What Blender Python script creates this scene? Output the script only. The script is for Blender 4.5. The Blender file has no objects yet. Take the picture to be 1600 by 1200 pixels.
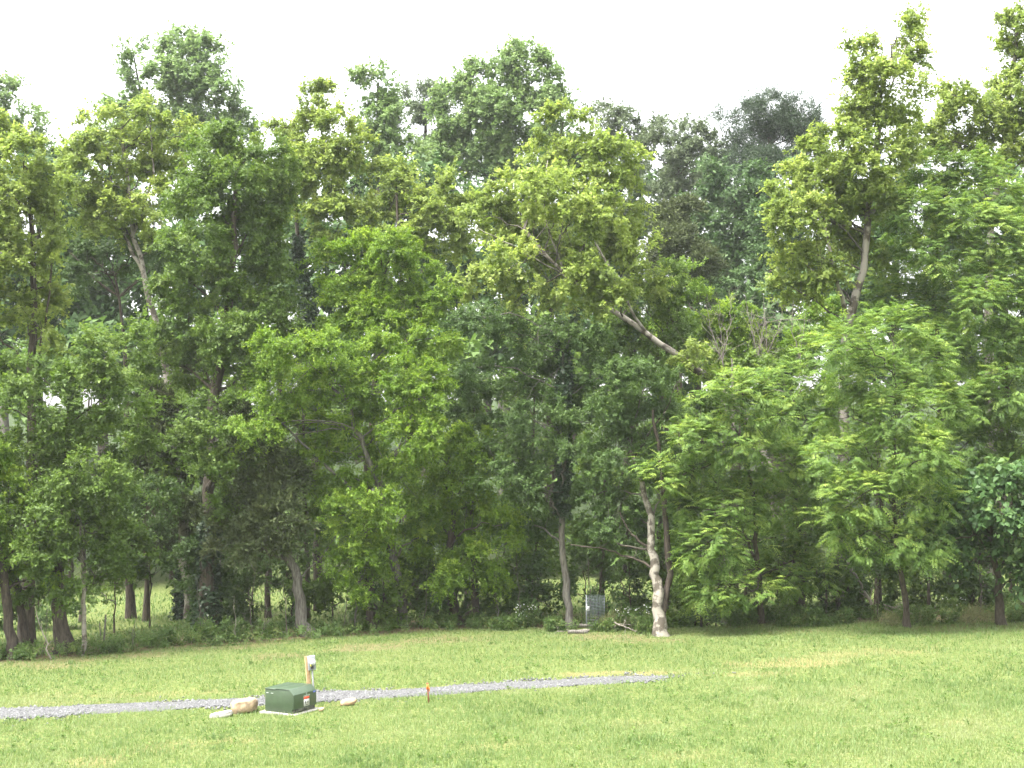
import bpy, math, zlib
import numpy as np

# ------------------------------------------------------------------ camera, sky, sun, exposure
scene = bpy.context.scene
col = scene.collection
F = 2222.0                      # focal length in pixels of the 1600 px wide frame
PITCH = math.radians(4.02)
CAM = np.array((0.0, 0.0, 6.0))
cd = bpy.data.cameras.new('camera')
cd.sensor_width = 36.0
cd.lens = 36.0 * F / 1600.0
cd.clip_end = 3000.0
cam = bpy.data.objects.new('camera', cd)
cam.location = CAM
cam.rotation_euler = (math.pi / 2 + PITCH, 0, 0)
col.objects.link(cam)
scene.camera = cam

SUN_EL, SUN_AZ = math.radians(66), math.radians(-122)     # azimuth measured from +Y towards +X
world = bpy.data.worlds.new('World')
scene.world = world
world.use_nodes = True
wn = world.node_tree.nodes
wl = world.node_tree.links
wn.clear()
sky = wn.new('ShaderNodeTexSky')
sky.sky_type = 'NISHITA'
sky.sun_disc = False
sky.sun_elevation = SUN_EL
sky.sun_rotation = SUN_AZ
sky.air_density = 1.6
sky.dust_density = 6.0
sky.ozone_density = 1.0
hs = wn.new('ShaderNodeHueSaturation')
hs.inputs['Saturation'].default_value = 0.16             # thin bright overcast
bg = wn.new('ShaderNodeBackground')
bg.inputs['Strength'].default_value = 0.15
wo = wn.new('ShaderNodeOutputWorld')
wl.new(sky.outputs[0], hs.inputs['Color'])
wl.new(hs.outputs[0], bg.inputs['Color'])
wl.new(bg.outputs[0], wo.inputs['Surface'])

sd = bpy.data.lights.new('sun', 'SUN')
sd.energy = 1.5
sd.angle = math.radians(18)
sd.color = (1.0, 0.965, 0.9)
sun = bpy.data.objects.new('sun', sd)
sun.rotation_euler = (math.pi / 2 - SUN_EL, 0, math.pi - SUN_AZ)
sun.location = (0, 0, 80)
col.objects.link(sun)

scene.view_settings.view_transform = 'Standard'
scene.view_settings.look = 'None'
scene.view_settings.exposure = 2.57
scene.view_settings.gamma = 1.0
scene.view_settings.use_curve_mapping = False
cy = scene.cycles
cy.max_bounces = 6
cy.diffuse_bounces = 3
cy.glossy_bounces = 2
cy.transmission_bounces = 4
cy.transparent_max_bounces = 4
cy.volume_bounces = 1
cy.caustics_reflective = False
cy.caustics_refractive = False
cy.use_denoising = True
cy.use_adaptive_sampling = True
cy.adaptive_threshold = 0.02

rng = np.random.default_rng(20240611)
STAT = {}

# ------------------------------------------------------------------ numeric helpers
def norm(v):
    return v / np.maximum(np.linalg.norm(v, axis=-1, keepdims=True), 1e-9)

def _hash(ix, iy, seed):
    h = (ix.astype(np.int64) * 374761393 + iy.astype(np.int64) * 668265263 + seed * 1442695041) & 0xFFFFFFFF
    h = ((h ^ (h >> 13)) * 1274126177) & 0xFFFFFFFF
    h = h ^ (h >> 16)
    return (h & 0xFFFFFF) / float(0xFFFFFF)

def vnoise(x, y, scale, seed=0):
    x = np.asarray(x, float) / scale
    y = np.asarray(y, float) / scale
    ix, iy = np.floor(x), np.floor(y)
    fx, fy = x - ix, y - iy
    fx = fx * fx * (3 - 2 * fx)
    fy = fy * fy * (3 - 2 * fy)
    a, b = _hash(ix, iy, seed), _hash(ix + 1, iy, seed)
    c, d = _hash(ix, iy + 1, seed), _hash(ix + 1, iy + 1, seed)
    return (a * (1 - fx) + b * fx) * (1 - fy) + (c * (1 - fx) + d * fx) * fy

def fbm(x, y, scale, seed=0, octs=3):
    t, w, s = 0, 0, 1.0
    for o in range(octs):
        t = t + vnoise(x, y, scale * 0.5 ** o, seed + o * 17) * s
        w += s
        s *= 0.55
    return t / w

def sstep(a, b, x):
    t = np.clip((np.asarray(x, float) - a) / (b - a), 0, 1)
    return t * t * (3 - 2 * t)

def ray(px, py):
    xu, yu = (px - 800.0) / F, (600.0 - py) / F
    return np.array((xu, math.cos(PITCH) - math.sin(PITCH) * yu, math.sin(PITCH) + math.cos(PITCH) * yu))

def at(px, py, Y):
    d = ray(px, py)
    return CAM + d * (Y / d[1])

# ------------------------------------------------------------------ the lie of the land
def gz(x, y):
    x = np.asarray(x, float)
    y = np.asarray(y, float)
    z = 0.022 * np.clip(x, -70, 70)
    z = z + 4.4 * (1 - sstep(-4, 29, y)) * 1.0
    z = z + 0.20 * np.maximum(y - 86, 0) * sstep(84, 100, y) * (1 - 0.5 * sstep(150, 260, y))
    z = np.minimum(z, 27.0)
    z = z + (fbm(x, y, 7.0, 3) - 0.5) * 0.22 + (fbm(x, y, 1.6, 9) - 0.5) * 0.06
    # creek hollow behind the lip of the lawn, running off to the back
    cx = 8.1 + (y - 61.5) * 0.25
    z = z - 1.5 * np.exp(-((x - cx) / 1.5) ** 2) * sstep(59.0, 60.4, y) * (1 - sstep(70, 80, y))
    # low bank to the right of the hollow
    z = z + 0.35 * np.exp(-((x - 10.6) / 1.3) ** 2 - ((y - 60.5) / 1.6) ** 2)
    return z

def ground_hit(px, py):
    d = ray(px, py)
    lo, hi = 20.0, 110.0
    for _ in range(60):
        m = (lo + hi) / 2
        p = CAM + d * (m / d[1])
        if p[2] > gz(p[0], p[1]):
            lo = m
        else:
            hi = m
    p = CAM + d * (lo / d[1])
    p[2] = float(gz(p[0], p[1]))
    return p

# ------------------------------------------------------------------ mesh and object helpers
def mesh_from(name, V, faces, mat, tint=None, smooth=False):
    """faces: list of int arrays, each (n,k)."""
    V = np.asarray(V, np.float32).reshape(-1, 3)
    me = bpy.data.meshes.new(name)
    me.vertices.add(len(V))
    me.vertices.foreach_set('co', V.ravel())
    fs = [np.asarray(f, np.int32) for f in faces if len(f)]
    nl = sum(f.size for f in fs)
    npoly = sum(len(f) for f in fs)
    me.loops.add(nl)
    me.polygons.add(npoly)
    me.loops.foreach_set('vertex_index', np.concatenate([f.ravel() for f in fs]))
    tot = np.concatenate([np.full(len(f), f.shape[1], np.int32) for f in fs])
    start = np.concatenate(([0], np.cumsum(tot)[:-1])).astype(np.int32)
    me.polygons.foreach_set('loop_start', start)
    if smooth:
        me.polygons.foreach_set('use_smooth', np.ones(npoly, bool))
    if tint is not None:
        a = me.attributes.new('tint', 'FLOAT', 'FACE')
        a.data.foreach_set('value', np.asarray(tint, np.float32))
    me.update(calc_edges=True)
    me.validate()
    if mat:
        me.materials.append(mat)
    STAT[name] = STAT.get(name, 0) + int(sum(len(f) * (f.shape[1] - 2) for f in fs))
    return me

def link(name, data, parent=None, loc=None):
    o = bpy.data.objects.new(name, data)
    col.objects.link(o)
    if parent is not None:
        o.parent = parent
    if loc is not None:
        o.location = loc
    return o

def tag(o, label, cat, group=None, kind=None):
    o['label'] = label
    if cat:
        o['category'] = cat
    if group:
        o['group'] = group
    if kind:
        o['kind'] = kind
    return o

class MB:
    """collects small solids; build() makes ONE mesh object"""
    def __init__(self):
        self.v, self.f, self.n = [], {}, 0
    def add(self, V, faces):
        V = np.asarray(V, float).reshape(-1, 3)
        for f in faces:
            self.f.setdefault(len(f), []).append([i + self.n for i in f])
        self.v.append(V)
        self.n += len(V)
    def addn(self, V, farr):
        V = np.asarray(V, float).reshape(-1, 3)
        self.f.setdefault(farr.shape[1], []).extend((farr + self.n).tolist())
        self.v.append(V)
        self.n += len(V)
    def box(self, lo, hi, M=None):
        x0, y0, z0 = lo
        x1, y1, z1 = hi
        V = np.array([(x0, y0, z0), (x1, y0, z0), (x1, y1, z0), (x0, y1, z0), (x0, y0, z1), (x1, y0, z1), (x1, y1, z1), (x0, y1, z1)], float)
        if M is not None:
            V = V @ np.asarray(M).T
        self.add(V, [(3, 2, 1, 0), (4, 5, 6, 7), (0, 1, 5, 4), (1, 2, 6, 5), (2, 3, 7, 6), (3, 0, 4, 7)])
    def tube(self, pts, rad, sides=8, cap=True):
        V, Fq = tube(pts, rad, sides)
        self.addn(V, Fq)
        if cap:
            n = len(V)
            self.f.setdefault(sides, []).append([self.n - n + i for i in range(sides)][::-1])
            self.f[sides].append([self.n - sides + i for i in range(sides)])
    def build(self, name, mat, parent=None, smooth=False, loc=None, bevel=0):
        me = mesh_from(name, np.concatenate(self.v), [np.array(x) for x in self.f.values()], mat, smooth=smooth)
        o = link(name, me, parent, loc)
        if bevel:
            b = o.modifiers.new('edge', 'BEVEL')
            b.width = bevel
            b.segments = 2
            b.limit_method = 'ANGLE'
        return o

def tube(pts, rad, sides=8, rough=0.0):
    P = np.asarray(pts, float)
    R = np.broadcast_to(np.asarray(rad, float), (len(P),))
    T = norm(np.gradient(P, axis=0))
    ref = np.array((0.13, 0.99, 0.05))
    A = norm(np.cross(T, ref))
    B = np.cross(T, A)
    ang = np.arange(sides) * 2 * math.pi / sides
    k = np.ones((len(P), sides))
    if rough:
        k += rough * (rng.random((len(P), sides)) - 0.5) * 2
    V = P[:, None] + (A[:, None] * np.cos(ang)[None, :, None] + B[:, None] * np.sin(ang)[None, :, None]) * (R[:, None] * k)[..., None]
    i = np.arange(len(P) - 1)[:, None] * sides
    j = np.arange(sides)[None]
    jn = (j + 1) % sides
    Fq = np.stack([i + j, i + jn, i + sides + jn, i + sides + j], -1).reshape(-1, 4)
    return V.reshape(-1, 3), Fq

def resample(pts, n, wig=0.0):
    P = np.asarray(pts, float)
    s = np.concatenate(([0], np.cumsum(np.linalg.norm(np.diff(P, axis=0), axis=1))))
    t = np.linspace(0, s[-1], n)
    Q = np.stack([np.interp(t, s, P[:, k]) for k in range(3)], -1)
    # smooth the corners
    for _ in range(2):
        Q[1:-1] = 0.25 * Q[:-2] + 0.5 * Q[1:-1] + 0.25 * Q[2:]
    if wig:
        w = rng.normal(size=Q.shape) * wig
        w[0] = 0
        w[-1] *= .5
        Q = Q + w
    return Q

class TB:
    """collects tubes for one tree part"""
    def __init__(self):
        self.v, self.f, self.n = [], [], 0
    def add(self, pts, rad, sides=6, rough=0.0):
        V, Fq = tube(pts, rad, sides, rough)
        self.v.append(V)
        self.f.append(Fq + self.n)
        self.n += len(V)
    def build(self, name, mat, parent):
        if not self.v:
            return None
        me = mesh_from(name, np.concatenate(self.v), [np.concatenate(self.f)], mat, smooth=True)
        return link(name, me, parent)

# ------------------------------------------------------------------ materials
def nmat(name):
    m = bpy.data.materials.new(name)
    m.use_nodes = True
    m.node_tree.nodes.clear()
    return m, m.node_tree.nodes, m.node_tree.links

def simple(name, rgb, rough=0.6, var=0.12, scale=8.0, metal=0.0, bump=0.0, bscale=40.0, spec=0.4, coord='Object'):
    m, n, l = nmat(name)
    out = n.new('ShaderNodeOutputMaterial')
    p = n.new('ShaderNodeBsdfPrincipled')
    p.inputs['Roughness'].default_value = rough
    p.inputs['Metallic'].default_value = metal
    p.inputs['Specular IOR Level'].default_value = spec
    tc = n.new('ShaderNodeTexCoord')
    nz = n.new('ShaderNodeTexNoise')
    nz.inputs['Scale'].default_value = scale
    nz.inputs['Detail'].default_value = 6
    l.new(tc.outputs[coord], nz.inputs['Vector'])
    r = n.new('ShaderNodeValToRGB')
    r.color_ramp.elements[0].position = 0.3
    r.color_ramp.elements[1].position = 0.7
    r.color_ramp.elements[0].color = tuple(c * (1 - var) for c in rgb) + (1,)
    r.color_ramp.elements[1].color = tuple(min(1, c * (1 + var)) for c in rgb) + (1,)
    l.new(nz.outputs['Fac'], r.inputs['Fac'])
    l.new(r.outputs[0], p.inputs['Base Color'])
    if bump:
        nb = n.new('ShaderNodeTexNoise')
        nb.inputs['Scale'].default_value = bscale
        nb.inputs['Detail'].default_value = 8
        l.new(tc.outputs[coord], nb.inputs['Vector'])
        b = n.new('ShaderNodeBump')
        b.inputs['Strength'].default_value = bump
        b.inputs['Distance'].default_value = 0.02
        l.new(nb.outputs['Fac'], b.inputs['Height'])
        l.new(b.outputs[0], p.inputs['Normal'])
    l.new(p.outputs[0], out.inputs['Surface'])
    return m

def leaf_mat(name, c0, c1, c2, trans=0.34, rough=0.55, spec=0.22):
    """c0 old dark leaf, c1 usual leaf, c2 young leaf at the shoot tips; picked by each leaf's own tint"""
    m, n, l = nmat(name)
    out = n.new('ShaderNodeOutputMaterial')
    a = n.new('ShaderNodeAttribute')
    a.attribute_name = 'tint'
    r = n.new('ShaderNodeValToRGB')
    e = r.color_ramp.elements
    e[0].position, e[1].position = 0.0, 1.0
    e[0].color, e[1].color = tuple(c0) + (1,), tuple(c2) + (1,)
    x = e.new(0.5)
    x.color = tuple(c1) + (1,)
    l.new(a.outputs['Fac'], r.inputs['Fac'])
    p = n.new('ShaderNodeBsdfPrincipled')
    p.inputs['Roughness'].default_value = rough
    p.inputs['Specular IOR Level'].default_value = spec
    l.new(r.outputs[0], p.inputs['Base Color'])
    t = n.new('ShaderNodeBsdfTranslucent')
    h = n.new('ShaderNodeHueSaturation')
    h.inputs['Hue'].default_value = 0.497
    h.inputs['Saturation'].default_value = 1.08
    h.inputs['Value'].default_value = 1.45
    l.new(r.outputs[0], h.inputs['Color'])
    l.new(h.outputs[0], t.inputs['Color'])
    mx = n.new('ShaderNodeMixShader')
    mx.inputs['Fac'].default_value = trans
    l.new(p.outputs[0], mx.inputs[1])
    l.new(t.outputs[0], mx.inputs[2])
    l.new(mx.outputs[0], out.inputs['Surface'])
    return m

def bark_mat(name, dark, light, scale=3.0, patchy=False):
    m, n, l = nmat(name)
    out = n.new('ShaderNodeOutputMaterial')
    p = n.new('ShaderNodeBsdfPrincipled')
    p.inputs['Roughness'].default_value = 0.85
    p.inputs['Specular IOR Level'].default_value = 0.2
    tc = n.new('ShaderNodeTexCoord')
    mp = n.new('ShaderNodeMapping')
    mp.inputs['Scale'].default_value = (1, 1, 1.0 if patchy else 0.16)
    l.new(tc.outputs['Object'], mp.inputs['Vector'])
    nz = n.new('ShaderNodeTexNoise')
    nz.inputs['Scale'].default_value = scale * (1 if patchy else 5)
    nz.inputs['Detail'].default_value = 7
    nz.inputs['Roughness'].default_value = 0.65
    l.new(mp.outputs[0], nz.inputs['Vector'])
    r = n.new('ShaderNodeValToRGB')
    r.color_ramp.elements[0].position = 0.44 if patchy else 0.36
    r.color_ramp.elements[1].position = 0.52 if patchy else 0.64
    r.color_ramp.elements[0].color = tuple(dark) + (1,)
    r.color_ramp.elements[1].color = tuple(light) + (1,)
    l.new(nz.outputs['Fac'], r.inputs['Fac'])
    l.new(r.outputs[0], p.inputs['Base Color'])
    b = n.new('ShaderNodeBump')
    b.inputs['Strength'].default_value = 0.3 if patchy else 0.8
    b.inputs['Distance'].default_value = 0.03
    l.new(nz.outputs['Fac'], b.inputs['Height'])
    l.new(b.outputs[0], p.inputs['Normal'])
    l.new(p.outputs[0], out.inputs['Surface'])
    return m

BARK = {
    'brown': bark_mat('bark_brown', (.03, .024, .018), (.085, .07, .054)),
    'grey': bark_mat('bark_grey', (.055, .048, .04), (.15, .14, .12)),
    'pale': bark_mat('bark_pale_patchy', (.07, .06, .046), (.23, .21, .175), 2.2, True),
    'limb': bark_mat('bark_limb', (.04, .035, .027), (.11, .098, .08)),
    'dead': bark_mat('bark_dead', (.10, .088, .072), (.24, .215, .18)),
    'dark': bark_mat('bark_dark', (.025, .02, .016), (.075, .06, .047)),
}
LEAF = {
    'boxelder': leaf_mat('leaf_boxelder', (.070, .130, .018), (.122, .202, .024), (.23, .31, .046), .42),
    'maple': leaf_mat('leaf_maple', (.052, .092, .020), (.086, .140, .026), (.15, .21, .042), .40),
    'walnut': leaf_mat('leaf_walnut', (.062, .116, .024), (.115, .188, .036), (.235, .305, .062), 0.42),
    'sycamore': leaf_mat('leaf_sycamore', (.105, .155, .038), (.18, .238, .054), (.31, .36, .095), 0.48),
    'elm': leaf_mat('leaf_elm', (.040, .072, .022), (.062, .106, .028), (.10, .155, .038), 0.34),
    'poplar': leaf_mat('leaf_poplar', (.098, .158, .052), (.142, .212, .072), (.20, .262, .095), 0.42),
    'oak': leaf_mat('leaf_oak', (.062, .088, .044), (.095, .125, .062), (.13, .16, .08), 0.34),
    'fardark': leaf_mat('leaf_far_dark', (.038, .075, .025), (.058, .105, .033), (.09, .142, .046), 0.3),
    'cedar': leaf_mat('leaf_cedar', (.034, .048, .017), (.056, .074, .025), (.09, .105, .036), 0.15, 0.7),
    'pine': leaf_mat('leaf_pine', (.028, .048, .026), (.045, .070, .036), (.068, .095, .046), 0.12, 0.6),
    'bigleaf': leaf_mat('leaf_big', (.044, .090, .030), (.068, .130, .040), (.17, .24, .07), 0.36, 0.5, 0.22),
    'shrub': leaf_mat('leaf_shrub', (.056, .105, .026), (.090, .150, .035), (.145, .205, .05), .38),
    'weed': leaf_mat('leaf_weed', (.05, .09, .024), (.085, .14, .036), (.17, .18, .062), .36),
    'ivy': leaf_mat('leaf_ivy', (.014, .030, .011), (.022, .046, .016), (.036, .066, .022), 0.2, 0.45, 0.4),
}
GRASS = leaf_mat('grass_blades', (.066, .114, .031), (.116, .172, .053), (.215, .238, .11), 0.36, 0.55, 0.25)
PETAL = simple('white_petals', (.72, .72, .68), 0.7, 0.05)

# leaf length, width, clump radius, shoots, droop, cover, young-tip share
KIND = {
    'boxelder': dict(dm=2.3, L=0.130, W=0.069, rc=.62, S=18, droop=.30, flat=.7, tip=.55, bark='grey'),
    'maple':    dict(dm=2.0, L=.155, W=.100, rc=.70, S=18, droop=.25, flat=.75, tip=.35, bark='brown'),
    'walnut':   dict(dm=5.2, L=.195, W=.076, rc=.72, S=7, droop=.55, flat=.6, tip=.5, bark='brown'),
    'sycamore': dict(dm=2.2, L=0.160, W=0.134, rc=.72, S=13, droop=.22, flat=.85, tip=.55, bark='pale'),
    'elm':      dict(dm=1.9, L=0.128, W=0.070, rc=.75, S=18, droop=.2, flat=.5, tip=.25, bark='brown'),
    'poplar':   dict(dm=2.6, L=0.272, W=0.232, rc=1.15, S=13, droop=.12, flat=1.1, tip=.4, bark='grey'),
    'oak':      dict(dm=1.9, L=0.256, W=0.152, rc=1.15, S=15, droop=.15, flat=.7, tip=.35, bark='brown'),
    'fardark':  dict(dm=2.2, L=0.289, W=0.170, rc=1.2, S=15, droop=.25, flat=.65, tip=.35, bark='dark'),
    'cedar':    dict(dm=2.5, L=0.238, W=0.076, rc=.62, S=20, droop=.3, flat=.6, tip=.3, bark='brown'),
    'pine':     dict(dm=2.0, L=0.357, W=0.060, rc=.95, S=22, droop=-.05, flat=.75, tip=.3, bark='dark'),
    'bigleaf':  dict(dm=2.4, L=0.255, W=0.170, rc=.70, S=9, droop=.6, flat=.8, tip=.15, bark='brown', nv=4),
    'hillfill': dict(dm=1.6, L=.58, W=.43, rc=1.7, S=14, droop=.2, flat=.7, tip=.35, bark='dark', mat='fardark'),
    'bushfill': dict(dm=1.5, L=.5, W=.36, rc=1.5, S=14, droop=.2, flat=.7, tip=.35, bark='dark', mat='shrub'),
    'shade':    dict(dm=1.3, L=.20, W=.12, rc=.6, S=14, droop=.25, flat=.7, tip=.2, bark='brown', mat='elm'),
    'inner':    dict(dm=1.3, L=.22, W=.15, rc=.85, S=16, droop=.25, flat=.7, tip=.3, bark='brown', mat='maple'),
    'shrub':    dict(dm=1.6, L=.12, W=.065, rc=.42, S=14, droop=.15, flat=.8, tip=.35, bark='brown'),
    'weed':     dict(L=.13, W=.035, rc=.30, S=9, droop=.1, flat=1.2, tip=.35, bark='brown'),
    'ivy':      dict(L=.17, W=.15, rc=.26, S=8, droop=.5, flat=1., tip=.2, bark='brown'),
}

# ------------------------------------------------------------------ foliage
def quads(base, d, nrm, L, W, fold=0.18):
    """folded diamond leaves"""
    d = norm(d)
    s = norm(np.cross(d, nrm))
    up = np.cross(s, d)
    L = L[:, None]
    W = W[:, None]
    mid = base + d * L * 0.45 + up * W * fold
    V = np.stack([base, mid + s * W * .5, base + d * L - up * L * 0.08, mid - s * W * .5], 1)
    return V.reshape(-1, 3)

def tris(base, d, nrm, L, W):
    """slim pointed leaves, one triangle each, widest near the stalk"""
    d = norm(d)
    s = norm(np.cross(d, nrm))
    up = np.cross(s, d)
    L = L[:, None]
    W = W[:, None]
    a = base + d * L * .12
    V = np.stack([a + s * W * .5, base + d * L - up * L * .1, a - s * W * .5 + d * L * .18], 1)
    return V.reshape(-1, 3)

def clumps_for(lobes, k, dens=1.0, back=0.35, sub=True):
    """lobes: list of (centre, radii). Returns clump centres, outward directions, clump radii, random per clump"""
    rc = k['rc']
    todo = []
    for c, r in lobes:
        c, r = np.asarray(c, float), np.asarray(r, float)
        R = float(np.mean(r))
        if sub and R > rc * 2.0:
            todo.append((c, r * 0.80, 0.55))
            n = int(7 + 3.5 * (R / rc - 2))
            n = min(n, 22)
            dd = norm(rng.normal(size=(n, 3)) * (1, .9, 1) + (0, -.35, .15))
            for q in dd:
                f = rng.uniform(.36, .56)
                todo.append((c + q * r * rng.uniform(.58, .78), r * f * (1, 1, .85), 1.0))
        else:
            todo.append((c, r, 1.0))
    C, O = [], []
    for c, r, w in todo:
        area = math.pi * (r[0] * r[2] + r[0] * r[1] + r[1] * r[2]) / 3 * 2.2
        n = max(3, int(area / (math.pi * rc * rc) * 1.25 * w * dens * k.get('dm', 1.6)))
        d = norm(rng.normal(size=(n, 3)) + (0, -.15, .12))
        p = c + d * r * rng.uniform(.70, 1.06, (n, 1))
        o = norm(d / r)
        keep = (d[:, 1] < 0.25) | (rng.random(n) < back)
        C.append(p[keep])
        O.append(o[keep])
    C, O = np.concatenate(C), np.concatenate(O)
    # drop the clumps buried deep inside other lobes
    inside = np.zeros(len(C), bool)
    for c, r in lobes:
        inside |= (((C - c) / (np.asarray(r) * 0.55)) ** 2).sum(1) < 1
    keep = ~inside | (rng.random(len(C)) < .3)
    C, O = C[keep], O[keep]
    RC = rc * rng.uniform(.65, 1.25, len(C))
    return C, O, RC

def leaf_field(kind, C, O, RC, fill=1.0):
    """vertices and tints for all leaves of the clumps"""
    k = KIND[kind]
    n = len(C)
    S = k['S']
    area = k['L'] * k['W'] * .5
    per = 1.25 * fill * math.pi * k['rc'] ** 2 / (area * .55)
    ctint = rng.normal(0.42, .13, n)
    if kind == 'walnut':
        S = max(4, int(per / 15 * .8))
        S = min(S, 14)
        az = rng.uniform(0, 2 * math.pi, (n, S))
        h = np.stack([np.cos(az), np.sin(az), np.zeros_like(az)], -1)
        h = norm(h + O[:, None] * 0.75)
        ln = (RC[:, None] * rng.uniform(.75, 1.15, (n, S)))
        b = C[:, None] + rng.normal(size=(n, S, 3)) * RC[:, None, None] * .22
        T = np.linspace(.22, 1.0, 8)
        t = T[None, None, :, None]
        rise, fall = rng.uniform(.15, .5, (n, S, 1, 1)), rng.uniform(.35, .85, (n, S, 1, 1))
        lnx = ln[..., None, None]
        P = b[:, :, None] + h[:, :, None] * lnx * t + np.array((0, 0, 1.)) * lnx * (rise * t - fall * t * t)
        tan = norm(h[:, :, None] + np.array((0, 0, 1.)) * (rise - 2 * fall * t))
        side = norm(np.cross(tan, np.array((0, 0, 1.)) + 0 * tan))
        upv = np.cross(side, tan)
        prof = np.sin(np.clip(T * 1.0, 0, 1) * 2.5 + .45)[None, None] * np.ones((n, S, 1))
        bases, ds, ns, Ls, tn = [], [], [], [], []
        young = np.clip(rng.normal(.0, .16, (n, S, 1)) + ctint[:, None, None] + .25 * (O[:, 2] > .45)[:, None, None] * rng.random((n, S, 1)), 0, 1)
        for sgn in (-1, 1):
            dd = side * sgn + tan * .55 - np.array((0, 0, .35)) + rng.normal(size=P.shape) * .12
            bases.append(P); ds.append(dd)
            ns.append(upv + rng.normal(size=P.shape) * .22)
            Ls.append(k['L'] * prof * rng.uniform(.85, 1.15, prof.shape)); tn.append(young + 0 * prof)
        B = np.concatenate([x.reshape(-1, 3) for x in bases])
        D = np.concatenate([x.reshape(-1, 3) for x in ds])
        N = np.concatenate([x.reshape(-1, 3) for x in ns])
        L = np.concatenate([x.ravel() for x in Ls])
        tint = np.concatenate([x.ravel() for x in tn]) + rng.normal(0, .05, len(L))
        V = tris(B, D, N, L, L / k['L'] * k['W'])
        return V, np.clip(tint, 0, 1), 3
    K = max(3, int(round(per / S)))
    up = np.array((0, 0, 1.))
    sdv = norm(O[:, None] * .60 + up * k.get('upw', .30) + rng.normal(size=(n, S, 3)) * .62 * np.array((1, 1, k['flat'])))
    st = C[:, None] - O[:, None] * (RC[:, None, None] * .35) + rng.normal(size=(n, S, 3)) * (RC[:, None, None] * .22)
    ln = RC[:, None] * rng.uniform(.6, 1.3, (n, S))
    t = (np.arange(K)[None, None] + rng.random((n, S, K))) / K
    t = .12 + .9 * t
    lx = ln[..., None, None]
    P = st[:, :, None] + sdv[:, :, None] * lx * t[..., None] - up * (k['droop'] * lx * t[..., None] ** 2)
    P = P + rng.normal(size=P.shape) * k['L'] * .28
    d = norm(sdv[:, :, None] * .5 + rng.normal(size=P.shape) * .75 - up * (k['droop'] * 1.1))
    if kind in ('pine', 'cedar'):
        d = norm(sdv[:, :, None] * .8 + rng.normal(size=P.shape) * .6)
        nn = rng.normal(size=P.shape)
    else:
        nn = up * .85 + O[:, None, None] * .5 + rng.normal(size=P.shape) * .42
    L = k['L'] * rng.uniform(.5, 1.38, t.shape)
    W = L / k['L'] * k['W'] * rng.uniform(.8, 1.2, t.shape)
    tint = ctint[:, None, None] + rng.normal(0, .13, t.shape) + k['tip'] * np.clip(t - .62, 0, 1) * np.clip(.35 + O[:, 2], 0, 1.2)[:, None, None]
    nv = k.get('nv', 3)
    V = (quads if nv == 4 else tris)(P.reshape(-1, 3), d.reshape(-1, 3), nn.reshape(-1, 3), L.ravel(), W.ravel())
    return V, np.clip(tint.ravel(), 0, 1), nv

def foliage(name, kind, C, O, RC, parent, fill=1.0):
    V, tint, nv = leaf_field(kind, C, O, RC, fill)
    me = mesh_from(name, V, [np.arange(len(V)).reshape(-1, nv)], LEAF[KIND[kind].get('mat', kind)], tint)
    STAT['k_' + kind] = STAT.get('k_' + kind, 0) + len(V) // nv * (nv - 2)
    return link(name, me, parent)

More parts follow.
